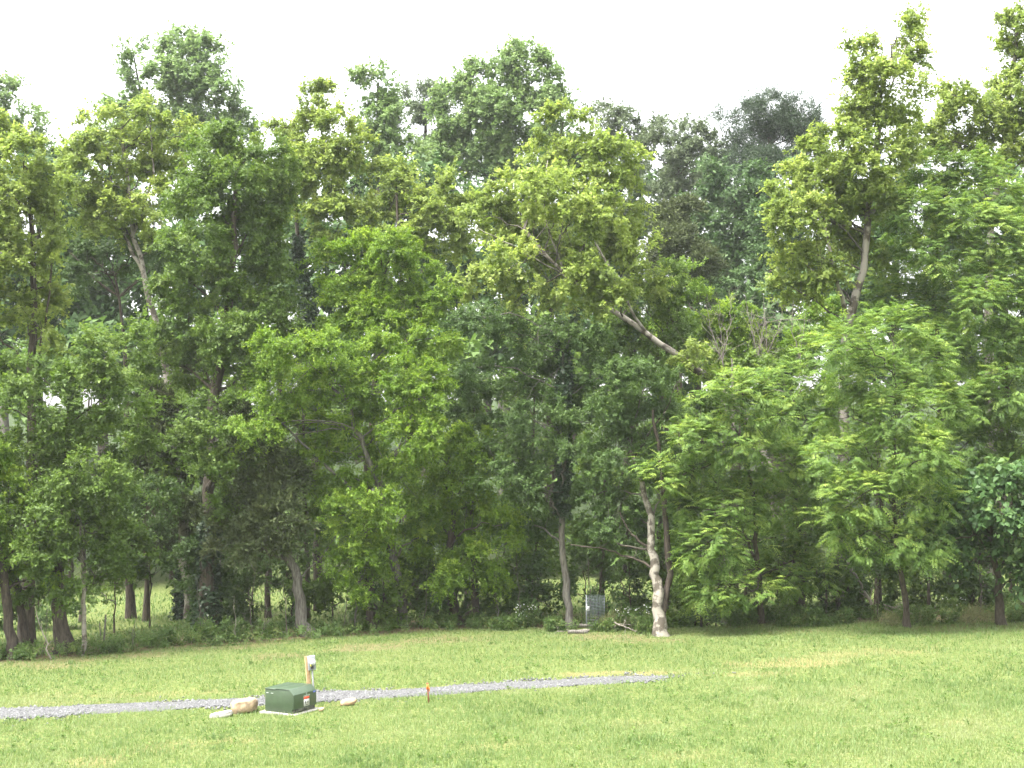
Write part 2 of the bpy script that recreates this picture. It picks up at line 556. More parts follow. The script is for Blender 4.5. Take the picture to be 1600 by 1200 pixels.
CROWNS = []
def tree(name, label, kind, base, path, r0, lobes, Y=None, group=None, bark=None, dens=1.0, fill=1.0, back=.35,
         dY=0.0, depth=.85, stems=(), dead=0, ivy=None, stembark=None, cat='tree', limbs=True, flare=1.5, yspread=.35):
    """base: pixel of the foot (or x pixel with Y given). path: pixels up the trunk. lobes: pixel ellipses (x, y, rx, ry[, dY])"""
    global rng
    rng = np.random.default_rng(zlib.crc32(label.encode()))      # each tree keeps its own shape
    k = KIND[kind]
    if Y is None:
        foot = ground_hit(*base)
        Y = foot[1]
    else:
        foot = at(base[0], 900, Y)
        foot[2] = float(gz(foot[0], foot[1]))
    root = link(name, None, loc=foot)
    root.empty_display_size = .3
    tag(root, label, cat, group)
    L3 = []
    for lb in lobes:
        dy = dY + (lb[4] if len(lb) > 4 else rng.uniform(-yspread, yspread) * 3)
        c = at(lb[0], lb[1], Y + dy)
        s = (Y + dy) / F
        r = np.array((lb[2] * s, (lb[2] * .5 + lb[3] * .5) * s * depth, lb[3] * s))
        L3.append((c - foot, r))
    # trunk
    tb, sb = TB(), TB()
    tp = [np.array((0, 0, -.25))]
    m = len(path)
    for i, q in enumerate(path):
        dy = q[2] if len(q) > 2 else dY * (i + 1) / m
        tp.append(at(q[0], q[1], Y + dy) - foot)
    n = max(8, int(4 * len(tp)))
    T = resample(tp, n, .02 + r0 * .12)
    u = np.linspace(0, 1, n)
    rad = r0 * (1 - .72 * u) * (1 + (flare - 1) * np.exp(-u * n * .9))
    tb.add(T, rad * (1 + .10 * (rng.random(n) - .5)), 12, .13)
    bm = BARK[bark or k['bark']]
    for sp, sr in stems:
        p0 = at(sp[0][0], sp[0][1], Y + (sp[0][2] if len(sp[0]) > 2 else 0)) - foot
        i0 = int(np.argmin(np.linalg.norm(T - p0, axis=1)))
        pts = [T[i0]] + [at(q[0], q[1], Y + (q[2] if len(q) > 2 else dY * .5)) - foot for q in sp[1:]]
        Q = resample(pts, 4 * len(pts), .03)
        (tb if not stembark else sb).add(Q, np.linspace(sr, sr * .35, len(Q)), 8, .1)
    tb.build('trunk', bm, root)
    if stembark:
        sb.build('side_stems', BARK[stembark], root)
    # limbs into every lobe and twigs towards the clumps
    C, O, RC = clumps_for(L3, k, dens, back)
    if limbs:
        lt, LQ = TB(), []
        for c, r in L3:
            j = int(np.argmin(np.linalg.norm(T - (c - np.array((0, 0, r[2] * 1.0))), axis=1)))
            j = max(j, n // 4)
            a = T[j]
            mid = a * .45 + c * .55 + np.array((0, 0, .08 * np.linalg.norm(c - a))) + rng.normal(size=3) * .25
            Q = resample([a, mid, c], 9, .05)
            rr = max(.03, rad[j] * .36)
            LQ.append(Q)
            lt.add(Q, np.linspace(rr, .022, 9), 5)
            near = np.argsort(np.linalg.norm((C - c) / r, axis=1))
            near = near[:60]
            pick = rng.choice(near, min(len(near), 5), replace=False)
            for q in pick:
                a2 = Q[int(np.argmin(np.linalg.norm(Q - C[q] * .8 - a * .2, axis=1)))]
                e2 = a2 + (C[q] - a2) * min(1.0, 1.6 / (np.linalg.norm(C[q] - a2) + 1e-6))
                m2 = (a2 + e2) / 2 + rng.normal(size=3) * .18 - np.array((0, 0, .06))
                lt.add(resample([a2, m2, e2], 4, .03), np.linspace(.017, .005, 4), 3)
        for _ in range(dead):
            a2 = LQ[rng.integers(len(LQ))][rng.integers(2, 9)]
            b2 = a2 + norm(rng.normal(size=3) * (1, .6, .7)) * rng.uniform(.5, 1.3)
            lt.add(resample([a2, (a2 + b2) / 2 + rng.normal(size=3) * .15, b2], 5, .03), np.linspace(.018, .005, 5), 4)
        lt.build('branches', BARK['limb'] if (bark or k['bark']) == 'pale' else bm, root)
    CROWNS.append((root, kind, C, O, RC, fill, foot))
    if ivy:
        u0, u1, dn = ivy
        i0, i1 = int(u0 * (n - 1)), max(int(u1 * (n - 1)), int(u0 * (n - 1)) + 2)
        ii = rng.uniform(i0, i1, dn)
        q = np.stack([np.interp(ii, np.arange(n), T[:, x]) for x in range(3)], -1)
        rq = np.interp(ii, np.arange(n), rad)
        az = rng.uniform(0, 2 * math.pi, dn)
        o = np.stack([np.cos(az), np.sin(az), 0 * az], -1)
        foliage('ivy', 'ivy', q + o * (rq + .06)[:, None], o, np.full(dn, .26), root)
    return root

# ================================================================== THE SETTING
# ---- ground: one sheet, fine near the camera's view, coarse to the horizon
PATCHES = [  # bare soil or leaf litter: pixel centre, half sizes in m, kind (soil 1, litter 2), strength
    (140, 1190, .8, .5, 1, .8), (250, 1165, 1.0, .5, 1, .45), (380, 1155, .5, .3, 1, .5), (1230, 1038, 2.2, .7, 1, .75), (985, 1050, 2.4, .35, 1, .95),
    (720, 1075, 1.8, .25, 1, .7), (640, 1082, 1.6, .22, 1, .75), (1180, 1052, 1.3, .5, 1, .55), (1370, 1020, 2.2, .8, 1, .5), (1180, 1076, .5, .25, 1, .6), (1340, 1080, .8, .5, 1, .4),
    (580, 1012, 2.0, .8, 2, .9), (690, 1000, 2.0, .8, 2, .9), (440, 1025, 1.4, .6, 2, .8), (215, 1025, 1.6, .6, 2, .9), (70, 1035, 2.2, .8, 2, .8), (350, 1010, 2.2, .6, 2, .8),
    (960, 995, 2.2, .8, 2, .9), (1000, 1000, 1.6, .6, 2, .8), (540, 1100, .6, .3, 1, .3), (1500, 980, 2.6, .6, 2, .6), (1240, 985, 1.4, .6, 2, .5), (560, 1160, .8, .3, 1, .4), (1180, 960, .8, .8, 1, .9),
    (780, 1165, .9, .3, 1, .35), (1000, 1130, .8, .25, 1, .4), (1490, 1130, .9, .35, 1, .4), (1050, 1180, .8, .3, 1, .3), (230, 1085, 3.0, .3, 1, .4), (90, 1100, 3.0, .22, 1, .5)]
PATCH3 = []
for px, py, a, b, kd, s in PATCHES:
    g = ground_hit(px, py)
    PATCH3.append((g[0], g[1], a, b * 2.0, kd, s * (.4 if kd == 1 else .6)))

def soil_map(x, y, kd):
    t = np.zeros_like(np.asarray(x, float))
    for cx, cyy, a, b, kk, s in PATCH3:
        if kk == kd:
            q = np.sqrt(((x - cx) / a) ** 2 + ((y - cyy) / b) ** 2) + (fbm(x, y, .9, 41) - .5) * 1.5
            t = np.maximum(t, s * (1 - sstep(.45, 1.15, q)))
    return t

# drive centre line and half width (pixel edges of the gravel: far edge, near edge)
DRV = []
for px, pf, pn in ((-260, 1112, 1146), (-120, 1110, 1136), (0, 1106, 1126), (130, 1100, 1119), (260, 1096, 1111), (390, 1090, 1106), (520, 1079, 1099), (640, 1075, 1089), (760, 1067, 1082), (880, 1060, 1073), (960, 1056, 1069), (1020, 1054, 1066), (1045, 1053, 1063), (1075, 1052, 1060), (1130, 1051, 1056)):
    a, b = ground_hit(px, pf), ground_hit(px, pn)
    DRV.append(((a[0] + b[0]) / 2, b[1], a[1]))
DRV = np.array(DRV)

def drive_mask(x, y, jag=1.0):
    lo = np.interp(x, DRV[:, 0], DRV[:, 1])
    hi = np.interp(x, DRV[:, 0], DRV[:, 2])
    j = (fbm(x, y, .8, 77) - .5) * 1.7 * jag
    inn = np.minimum(y - lo, hi - y) + j
    m = sstep(-.10, .22, inn)
    m = m * sstep(DRV[0, 0] - 6, DRV[0, 0] - 5, x) * (1 - sstep(DRV[-1, 0] - 4.2, DRV[-1, 0] - .3, x + (fbm(x, y, .5, 5) - .5) * 4.5))
    return m

def axis(dense_lo, dense_hi, step, far_lo, far_hi, k):
    a = np.arange(dense_lo, dense_hi + step, step)
    lo = dense_lo - (np.geomspace(1, 1 + dense_lo - far_lo, k) - 1)[1:][::-1]
    hi = a[-1] + (np.geomspace(1, 1 + far_hi - a[-1], k) - 1)[1:]
    return np.concatenate([lo, a, hi])

gx = axis(-27, 27, .45, -700, 700, 26)
gy = axis(26, 66, .42, -60, 1300, 30)
X, Yg = np.meshgrid(gx, gy)
Zg = gz(X, Yg)
nx = len(gx)
idx = np.arange(len(gy) - 1)[:, None] * nx + np.arange(nx - 1)[None]
gf = np.stack([idx, idx + 1, idx + nx + 1, idx + nx], -1).reshape(-1, 4)

def ground_mat():
    m, n, l = nmat('ground_turf_and_soil')
    out = n.new('ShaderNodeOutputMaterial')
    p = n.new('ShaderNodeBsdfPrincipled')
    p.inputs['Roughness'].default_value = .95
    p.inputs['Specular IOR Level'].default_value = .1
    tc = n.new('ShaderNodeTexCoord')
    def noise(s, d=6):
        z = n.new('ShaderNodeTexNoise')
        z.inputs['Scale'].default_value = s
        z.inputs['Detail'].default_value = d
        l.new(tc.outputs['Object'], z.inputs['Vector'])
        return z
    def ramp(src, stops):
        r = n.new('ShaderNodeValToRGB')
        e = r.color_ramp.elements
        e[0].position, e[0].color = stops[0][0], stops[0][1] + (1,)
        e[1].position, e[1].color = stops[-1][0], stops[-1][1] + (1,)
        for q, c in stops[1:-1]:
            x = e.new(q)
            x.color = c + (1,)
        l.new(src, r.inputs['Fac'])
        return r
    def mix(fac, a, b):
        x = n.new('ShaderNodeMix')
        x.data_type = 'RGBA'
        l.new(fac, x.inputs[0])
        l.new(a, x.inputs[6])
        l.new(b, x.inputs[7])
        return x.outputs[2]
    turf = ramp(noise(9).outputs['Fac'], [(.3, (.05, .072, .018)), (.5, (.085, .11, .03)), (.72, (.145, .14, .06))])
    soil = ramp(noise(6).outputs['Fac'], [(.3, (.16, .095, .05)), (.55, (.25, .16, .09)), (.75, (.32, .24, .15))])
    lit = ramp(noise(14).outputs['Fac'], [(.3, (.06, .04, .026)), (.5, (.13, .085, .055)), (.75, (.22, .155, .10))])
    def attr(nm):
        a = n.new('ShaderNodeAttribute')
        a.attribute_name = nm
        return a.outputs['Fac']
    c = mix(attr('soil'), turf.outputs[0], soil.outputs[0])
    c = mix(attr('litter'), c, lit.outputs[0])
    flo = ramp(noise(2).outputs['Fac'], [(.3, (.02, .032, .012)), (.55, (.035, .052, .02)), (.75, (.05, .06, .03))])  # dark ground cover under the hill trees, woodland shade mixed into its colour
    c = mix(attr('wood_floor_shade'), c, flo.outputs[0])
    l.new(c, p.inputs['Base Color'])
    b = n.new('ShaderNodeBump')
    b.inputs['Strength'].default_value = .8
    b.inputs['Distance'].default_value = .05
    l.new(noise(25, 8).outputs['Fac'], b.inputs['Height'])
    l.new(b.outputs[0], p.inputs['Normal'])
    l.new(p.outputs[0], out.inputs['Surface'])
    return m

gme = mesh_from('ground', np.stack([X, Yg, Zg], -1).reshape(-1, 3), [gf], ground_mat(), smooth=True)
fx_, fy_ = X.ravel(), Yg.ravel()
front_line = np.array([(-60, 46), (-24, 50), (-21, 50.5), (-18, 52), (-8.6, 57.0), (-4.5, 59.3), (2.4, 59.6), (6.2, 58.6), (9.5, 59.5), (12, 60), (16, 58.6), (20, 58.7), (60, 59)])
def behind_edge(x, y):
    return y - np.interp(x, front_line[:, 0], front_line[:, 1])
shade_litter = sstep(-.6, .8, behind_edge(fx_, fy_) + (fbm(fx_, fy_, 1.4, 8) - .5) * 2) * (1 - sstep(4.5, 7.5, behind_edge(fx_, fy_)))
for nm, val in (('soil', soil_map(fx_, fy_, 1)), ('litter', np.maximum(soil_map(fx_, fy_, 2) * .8, shade_litter * .75)), ('wood_floor_shade', sstep(88, 93, fy_))):
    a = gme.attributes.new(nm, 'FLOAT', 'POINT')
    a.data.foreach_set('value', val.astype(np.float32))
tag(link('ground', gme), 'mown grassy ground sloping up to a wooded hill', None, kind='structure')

# ---- gravel drive
sx = np.arange(DRV[0, 0] - 5, DRV[-1, 0] - 1.6, .22)
dv, dfc = [], []
M = 9
for i, x in enumerate(sx):
    lo, hi = np.interp(x, DRV[:, 0], DRV[:, 1]), np.interp(x, DRV[:, 0], DRV[:, 2])
    lo += (vnoise(x, 3, .7, 12) - .5) * .5
    hi += (vnoise(x, 9, .8, 13) - .5) * .4 - .12
    lo += .1
    f = 1 - float(sstep(DRV[-1, 0] - 3.5, DRV[-1, 0] - 1.0, x)) * .8
    c = (lo + hi) / 2
    lo, hi = c + (lo - c) * f, c + (hi - c) * f
    for j in range(M):
        y = lo + (hi - lo) * j / (M - 1)
        e = min(j, M - 1 - j)
        dv.append((x, y, float(gz(x, y)) + (.035 if e > 0 else -.03)))
for i in range(len(sx) - 1):
    for j in range(M - 1):
        dfc.append((i * M + j, (i + 1) * M + j, (i + 1) * M + j + 1, i * M + j + 1))
STONE = simple('crushed_stone', (.08, .08, .081), .9, .4, 22, bump=.9, bscale=60, spec=.2)
drive = tag(link('gravel_drive', mesh_from('gravel_drive', dv, [np.array(dfc)], STONE, smooth=True)), 'narrow pale grey crushed-stone drive crossing the lawn', None, kind='structure')

def stones(n, rlo, rhi, mk):
    """n little octahedral stones; mk gives positions"""
    P = mk(n)
    n = len(P)
    o = np.array([(1, 0, 0), (0, 1, 0), (-1, 0, 0), (0, -1, 0), (0, 0, 1), (0, 0, -1)], float)
    V = o[None] * (rng.uniform(rlo, rhi, (n, 1, 1)) * rng.uniform(.6, 1.3, (n, 6, 1)) * np.array((1, 1, .7)))
    a = rng.uniform(0, 6.28, n)
    ca, sa = np.cos(a)[:, None], np.sin(a)[:, None]
    V = np.stack([V[..., 0] * ca - V[..., 1] * sa, V[..., 0] * sa + V[..., 1] * ca, V[..., 2]], -1) + P[:, None]
    f0 = np.array([(0, 1, 4), (1, 2, 4), (2, 3, 4), (3, 0, 4), (1, 0, 5), (2, 1, 5), (3, 2, 5), (0, 3, 5)])
    Fc = (f0[None] + np.arange(n)[:, None, None] * 6).reshape(-1, 3)
    return V.reshape(-1, 3), Fc, np.repeat(rng.random(n), 8)

def drive_pts(n):
    x = rng.uniform(-24, DRV[-1, 0] + .8, n * 4)
    y = rng.uniform(36, 47, n * 4)
    k = rng.random(len(x)) < drive_mask(x, y)
    x, y = x[k][:n], y[k][:n]
    j = rng.random(len(x)) < .14
    x = x + j * rng.normal(0, .3, len(x))
    y = y + j * rng.normal(0, .55, len(x))
    return np.stack([x, y, gz(x, y) + .03 - .02 * j], -1)

def stone_mat(name, a, b, c):
    m, n, l = nmat(name)
    out = n.new('ShaderNodeOutputMaterial')
    p = n.new('ShaderNodeBsdfPrincipled')
    p.inputs['Roughness'].default_value = .85
    at_ = n.new('ShaderNodeAttribute')
    at_.attribute_name = 'tint'
    r = n.new('ShaderNodeValToRGB')
    e = r.color_ramp.elements
    e[0].color, e[1].color = a + (1,), c + (1,)
    x = e.new(.5)
    x.color = b + (1,)
    l.new(at_.outputs['Fac'], r.inputs['Fac'])
    l.new(r.outputs[0], p.inputs['Base Color'])
    l.new(p.outputs[0], out.inputs['Surface'])
    return m
sv, sf, stn = stones(9000, .02, .055, drive_pts)
tag(link('gravel', mesh_from('gravel', sv, [sf], stone_mat('gravel_stones', (.045, .045, .047), (.088, .088, .09), (.15, .15, .15)), stn)),
    'loose grey stones covering the drive', 'gravel', kind='stuff')

# ---- grass: blades over the whole visible lawn, thinner on soil, none on the drive
def grass_blades(n, ylo, yhi, hlo, hhi, wlo, whi, mask):
    # spread in proportion to the width of the view
    y = ylo + (yhi - ylo) * rng.random(n)
    x = (rng.random(n) * 2 - 1) * (y * .385 + 2.5)
    keep = rng.random(n) < mask(x, y)
    x, y = x[keep], y[keep]
    n = len(x)
    tall = fbm(x, y, 2.2, 51) * .9 + fbm(x, y, .5, 52) * .9
    tuft = sstep(.62, .8, fbm(x, y, .45, 53, 2)) * sstep(.4, .62, fbm(x, y, 4.0, 54))
    h = rng.uniform(hlo, hhi, n) * (.22 + tall * .52 + tuft * .8)
    az = rng.uniform(0, 6.28, n)
    d = np.stack([np.cos(az), np.sin(az), 0 * az], -1)
    s = np.stack([-np.sin(az + rng.normal(0, .6, n)), np.cos(az), 0 * az], -1)
    w = rng.uniform(wlo, whi, n)[:, None]
    b = np.stack([x, y, gz(x, y) - .005], -1)
    lean = rng.uniform(.1, .9, n)[:, None] * h[:, None]
    tip = b + d * lean + np.array((0, 0, 1.)) * h[:, None]
    V = np.stack([b - s * w * .5, b + s * w * .5, tip], 1).reshape(-1, 3)
    dry = fbm(x, y, 3.5, 61, 4) * .8 + fbm(x, y, .8, 62) * .45 + .25 * sstep(0, 16, x) * (1 - sstep(34, 46, y)) + soil_map(x, y, 1) * .4
    tint = np.clip((dry - .46) * 1.0 + .33 + rng.normal(0, .10, n) - .2 * tuft, 0, 1)
    return V, tint

PAD = ground_hit(456, 1112) + np.array((0, .35, 0))
BO = ground_hit(381, 1111)
def lawn_mask(x, y):
    m = (1 - drive_mask(x, y) * .955) * (1 - .8 * soil_map(x, y, 1)) * (1 - .72 * soil_map(x, y, 2))
    m = m * (1 - sstep(-.6, .7, behind_edge(x, y)) * .93)
    for qx, qy, qr in ((PAD[0], PAD[1], .78), (BO[0], BO[1], .26)):
        m = m * (1 - .96 * (((x - qx) ** 2 + ((y - qy)) ** 2) < qr * qr))
    return m * (.55 + .45 * fbm(x, y, .7, 33))
v1, t1 = grass_blades(260000, 27.5, 42, .05, .17, .011, .023, lawn_mask)
v2, t2 = grass_blades(170000, 42, 60.5, .05, .17, .016, .031, lawn_mask)
def field_mask(x, y):
    return sstep(1.0, 3.0, behind_edge(x, y)) * .9
v3, t3 = grass_blades(32000, 55, 92, .10, .34, .04, .09, field_mask)
gv = np.concatenate([v1, v2, v3])
gt = np.concatenate([t1, t2, t3 * .35])
n4 = len(gv) // 3
lwn = 600
lx_ = rng.uniform(-1, 1, lwn * 3)
ly_ = rng.uniform(28, 58, lwn * 3)
lx_ = lx_ * (ly_ * .385 + 1)
_k = (rng.random(lwn * 3) < lawn_mask(lx_, ly_)) & (fbm(lx_, ly_, 2.4, 71) > .52)
lx_, ly_ = lx_[_k][:lwn], ly_[_k][:lwn]
LW = (np.stack([lx_, ly_, gz(lx_, ly_) + .04], -1), norm(np.stack([rng.normal(size=len(lx_)) * .5, rng.normal(size=len(lx_)) * .5, np.ones(len(lx_))], -1)))
tag(link('grass', mesh_from('grass', gv, [np.arange(n4 * 3).reshape(-1, 3)], GRASS, gt)), 'patchy green and straw-coloured lawn grass', 'grass', kind='stuff')

# ================================================================== TREES
G_EDGE, G_FAR, G_UNDER = 'trees along the edge of the wood', 'trees on the hill behind', 'saplings and understory of the wood'

# ---- far, on the hill
tree('poplar_tree', 'tall pale-green poplar rising highest against the sky above the left side', 'poplar', (285, 0), [(286, 500), (285, 120)], .45,
     [(285, 85, 46, 42), (325, 100, 26, 40), (208, 105, 18, 46), (265, 150, 70, 60), (335, 160, 42, 48), (205, 185, 38, 40), (300, 230, 95, 60), (370, 200, 26, 40), (180, 240, 50, 50)], Y=112, group=G_FAR, dens=.9, stems=[(((285, 260), (225, 180), (208, 80)), .16)])
tree('poplar_tree', 'grey-green poplar cut by the left edge of the frame against the sky', 'poplar', (5, 0), [(5, 500), (8, 160)], .4,
     [(5, 160, 32, 50), (45, 195, 24, 34), (-20, 220, 60, 50), (40, 240, 40, 30), (-90, 190, 60, 70)], Y=108, group=G_FAR, dens=.7)
tree('poplar_tree', 'twin-topped pale poplar between the yellow-green crowns and the grey-brown oak', 'poplar', (590, 0), [(590, 500), (590, 130)], .4,
     [(592, 140, 20, 38), (559, 130, 9, 24), (600, 200, 40, 50), (575, 250, 40, 50), (630, 260, 45, 50)], Y=106, group=G_FAR)
tree('oak_tree', 'grey-brown oak top on the skyline beside the broad central poplar', 'oak', (665, 0), [(665, 500), (665, 180)], .45,
     [(660, 160, 38, 30), (700, 165, 30, 34), (655, 205, 45, 40), (690, 250, 50, 50)], Y=120, group=G_FAR, dens=.8)
tree('poplar_tree', 'broad pale-green poplar forming the central peak of the skyline', 'poplar', (790, 0), [(790, 500), (800, 110)], .5,
     [(825, 100, 34, 34), (790, 110, 28, 30), (850, 120, 24, 34), (745, 130, 40, 36), (860, 165, 28, 36), (720, 185, 48, 56), (800, 180, 70, 60), (760, 240, 80, 60), (700, 255, 42, 44), (845, 225, 45, 60)], Y=110, group=G_FAR, dens=1.05)
tree('oak_tree', 'pale olive oak top with sky showing through, right of the leaning sycamore', 'oak', (985, 0), [(985, 500), (985, 210)], .4,
     [(975, 185, 32, 22), (1010, 205, 30, 24), (950, 215, 40, 36), (1000, 250, 52, 46), (930, 170, 25, 22)], Y=118, group=G_FAR, dens=.65)
tree('oak_tree', 'rounded grey-green oak on the skyline left of the pine', 'oak', (1060, 0), [(1060, 500), (1060, 230)], .4,
     [(1062, 212, 44, 22), (1030, 250, 52, 40), (1085, 262, 50, 42), (1050, 320, 60, 50), (1110, 235, 30, 26), (1010, 315, 46, 44), (1090, 310, 46, 40), (1130, 260, 34, 30)], Y=114, group=G_FAR, dens=.9)
tree('pine_tree', 'dark round-topped pine standing alone on the skyline at right', 'pine', (1205, 0), [(1205, 500), (1202, 180)], .45,
     [(1205, 168, 46, 26), (1165, 195, 36, 28), (1245, 185, 38, 30), (1275, 205, 26, 22), (1210, 225, 70, 34), (1150, 235, 36, 26), (1255, 245, 44, 34), (1130, 190, 22, 16), (1205, 195, 60, 30), (1205, 262, 74, 30), (1165, 285, 50, 30), (1250, 285, 50, 30)], Y=112, group=G_FAR, dens=.8, fill=.55)
tree('maple_tree', 'dense dark blue-green maple below the pine on the hill', 'fardark', (1150, 0), [(1150, 500), (1150, 300)], .4,
     [(1150, 290, 56, 40), (1115, 340, 56, 50), (1190, 330, 56, 50), (1150, 395, 66, 56), (1100, 420, 56, 50)], Y=104, group=G_FAR)
tree('maple_tree', 'dark blue-green maple behind the yellow sycamore stems on the hill', 'fardark', (1235, 0), [(1235, 500), (1235, 320)], .4,
     [(1240, 290, 44, 40), (1225, 350, 52, 46), (1270, 360, 46, 56), (1215, 420, 60, 56), (1280, 440, 60, 50), (1180, 450, 50, 40)], Y=100, group=G_FAR)
tree('cedar_tree', 'brownish cedar in the dark gap beside the leaning sycamore crown', 'cedar', (1062, 0), [(1062, 600), (1062, 350)], .3,
     [(1062, 345, 40, 40), (1050, 400, 46, 46), (1085, 400, 36, 40), (1060, 450, 50, 40)], Y=90, group=G_FAR, dens=.8, fill=1.3)
# hillside filler trees, seen only through gaps of the front rows
_fill = [(60, 300, 'fardark', 'dark hill tree seen through the thin crowns at the far left', [(60, 330, 90, 80), (20, 450, 110, 90), (110, 430, 80, 80)]),
         (230, 360, 'fardark', 'dark hill tree behind the white-stemmed sycamore', [(220, 350, 90, 70), (170, 440, 90, 80), (290, 440, 90, 90)]),
         (440, 330, 'fardark', 'dark hill tree behind the vine-wrapped trunk', [(420, 330, 90, 80), (500, 400, 90, 90), (400, 470, 90, 80)]),
         (640, 330, 'fardark', 'dark hill tree showing between the yellow-green treetops near the middle', [(620, 300, 80, 60), (560, 380, 80, 70), (690, 370, 80, 80), (640, 460, 100, 80)]),
         (860, 330, 'fardark', 'dark hill tree behind the crown of the leaning sycamore', [(850, 300, 100, 70), (800, 400, 100, 90), (930, 380, 90, 90)]),
         (1080, 480, 'fardark', 'dark hill tree behind the light-green thicket', [(1010, 470, 60, 60), (960, 440, 60, 60), (1070, 500, 70, 50), (1130, 560, 80, 60), (1030, 580, 80, 60)]),
         (1220, 480, 'fardark', 'dark hill tree behind the bare grey treetop', [(1210, 500, 70, 50), (1270, 540, 80, 60), (1180, 580, 80, 60)]),
         (1400, 330, 'fardark', 'dark hill tree behind the tall right-hand sycamore', [(1390, 350, 90, 80), (1330, 440, 90, 80), (1450, 450, 90, 80)]),
         (1570, 330, 'fardark', 'dark hill tree behind the walnut tops at the right edge', [(1550, 330, 90, 80), (1600, 430, 90, 90), (1500, 440, 90, 80)])]
for px, py, kd, lab, lb in _fill:
    tree('maple_tree', lab, 'hillfill', (px, 0), [(px, 600), (px, py)], .4, lb + [(px - 60, 540, 110, 70), (px + 60, 560, 110, 70), (px - 30, py + 30, 70, 50), (px + 110, py + 130, 60, 90), (px - 100, py + 150, 60, 90)], fill=1.5, Y=98 + rng.uniform(-3, 3), group=G_FAR, dens=1.2, limbs=False, back=.1)
_ridge = [(-60, 'past the left edge behind the grey-green poplar'), (60, 'low behind the olive sycamore at the left edge'), (160, 'behind the highest left poplar on its left side'), (385, 'on the skyline right of the highest left poplar'), (470, 'behind the vine-wrapped treetop'), (560, 'below the twin-topped poplar'), (650, 'below the grey-brown oak'), (760, 'behind the broad central poplar'), (900, 'behind the top of the leaning sycamore'),
          (990, 'below the pale olive oak'), (1090, 'below the rounded grey-green oak'), (1190, 'below the pine'), (1300, 'right of the pine on the ridge'), (1400, 'behind the open sycamore tops'), (1480, 'behind the highest walnut crown'), (1570, 'behind the upper right corner sycamore'), (1680, 'past the right edge on the ridge')]
for px, where in _ridge:
    tp = 235 if px < 950 else 258
    tree('hill_tree', 'dim green ridge tree ' + where, 'hillfill', (px, 0), [(px, 600), (px, tp)], .4, [(px, tp + 40, 62, 40), (px - 35, tp + 85, 70, 50), (px + 40, tp + 90, 70, 50), (px, tp + 150, 90, 60), (px - 40, tp + 220, 90, 60), (px + 40, tp + 240, 90, 60), (px, tp + 310, 100, 60)], Y=128, group=G_FAR, dens=1.0, fill=1.5, limbs=False, back=.05)
_bush = [(-60, 'leftmost'), (110, 'a'), (270, 'b'), (420, 'c'), (560, 'd'), (700, 'e'), (840, 'f'), (980, 'g'), (1120, 'h'), (1260, 'i'), (1400, 'j'), (1530, 'k'), (1660, 'l')]
_blab = ['far field-edge bush beyond the frame side of the leftmost trunks', 'far field-edge bush behind the slim lichen-spotted trunk', 'far field-edge bush behind the ivy-covered cedar trunk',
         'far field-edge bush behind the splintered leaning trunk', 'far field-edge bush behind the pale straight boxelder trunk', 'far field-edge bush behind the dark twin trunks',
         'far field-edge bush left of the ivy-dark straight trunk', 'far field-edge bush behind the forked pale trunk', 'far field-edge bush behind the creek hollow',
         'far field-edge bush behind the slim walnut sapling stem', 'far field-edge bush behind the fallen dead boughs', 'far field-edge bush behind the large-leaved tree', 'far field-edge bush past the right edge of the walnuts']
for (px, _), lab in zip(_bush, _blab):
    w = rng.uniform(80, 100)
    tree('bush', lab, 'bushfill', (px, 0), [(px, 850), (px, 760)], .2,
         [(px, 800, w, 60), (px - 50, 850, 70, 46), (px + 50, 845, 70, 50), (px, 720, w, 60), (px + 30, 640, w, 60), (px - 20, 560, w, 60)], Y=89 + rng.uniform(-2, 3), group='bushes on the far side of the field', dens=.75, limbs=False, back=.05, cat='bush')

# haze: the damp summer air over the whole valley
def haze(density):
    m, n, l = nmat('damp_air')
    o = n.new('ShaderNodeOutputMaterial')
    v = n.new('ShaderNodeVolumePrincipled')
    v.inputs['Color'].default_value = (.96, .98, 1, 1)
    v.inputs['Density'].default_value = density
    v.inputs['Anisotropy'].default_value = .3
    l.new(v.outputs[0], o.inputs['Volume'])
    b = MB()
    b.box((-760, -80, -6), (760, 1360, 60))
    return tag(b.build('haze', m), 'thin damp summer haze in the air', 'haze', kind='stuff')
haze(.0002)

# ---- second row
tree('sycamore_tree', 'yellow-green sycamore with a white upper stem, below the tall left poplar', 'sycamore', (300, 0), [(268, 620), (235, 470), (206, 350), (203, 290), (190, 200)], .26,
     [(165, 205, 50, 44), (135, 265, 44, 60), (235, 190, 30, 34), (200, 260, 60, 60), (255, 250, 36, 40), (165, 330, 56, 50), (240, 330, 50, 50), (290, 215, 24, 24), (225, 175, 22, 20), (110, 320, 36, 50)], Y=67, group=G_EDGE, dens=.75,
     stems=[(((225, 440), (185, 350), (165, 230)), .1), (((206, 350), (240, 280), (235, 190)), .08)])
tree('locust_tree', 'light-green arching tree with bare dark limbs below, left of the big dark crown', 'elm', (205, 0), [(200, 700), (192, 480), (180, 430)], .2,
     [(150, 380, 60, 30), (215, 375, 40, 30), (120, 430, 46, 30), (240, 420, 36, 40), (180, 400, 60, 24)], Y=69, group=G_EDGE, dens=.75, bark='dark',
     stems=[(((192, 480), (150, 440), (110, 395)), .07), (((192, 480), (225, 430), (215, 385)), .06), (((190, 470), (165, 420), (140, 400)), .05)])
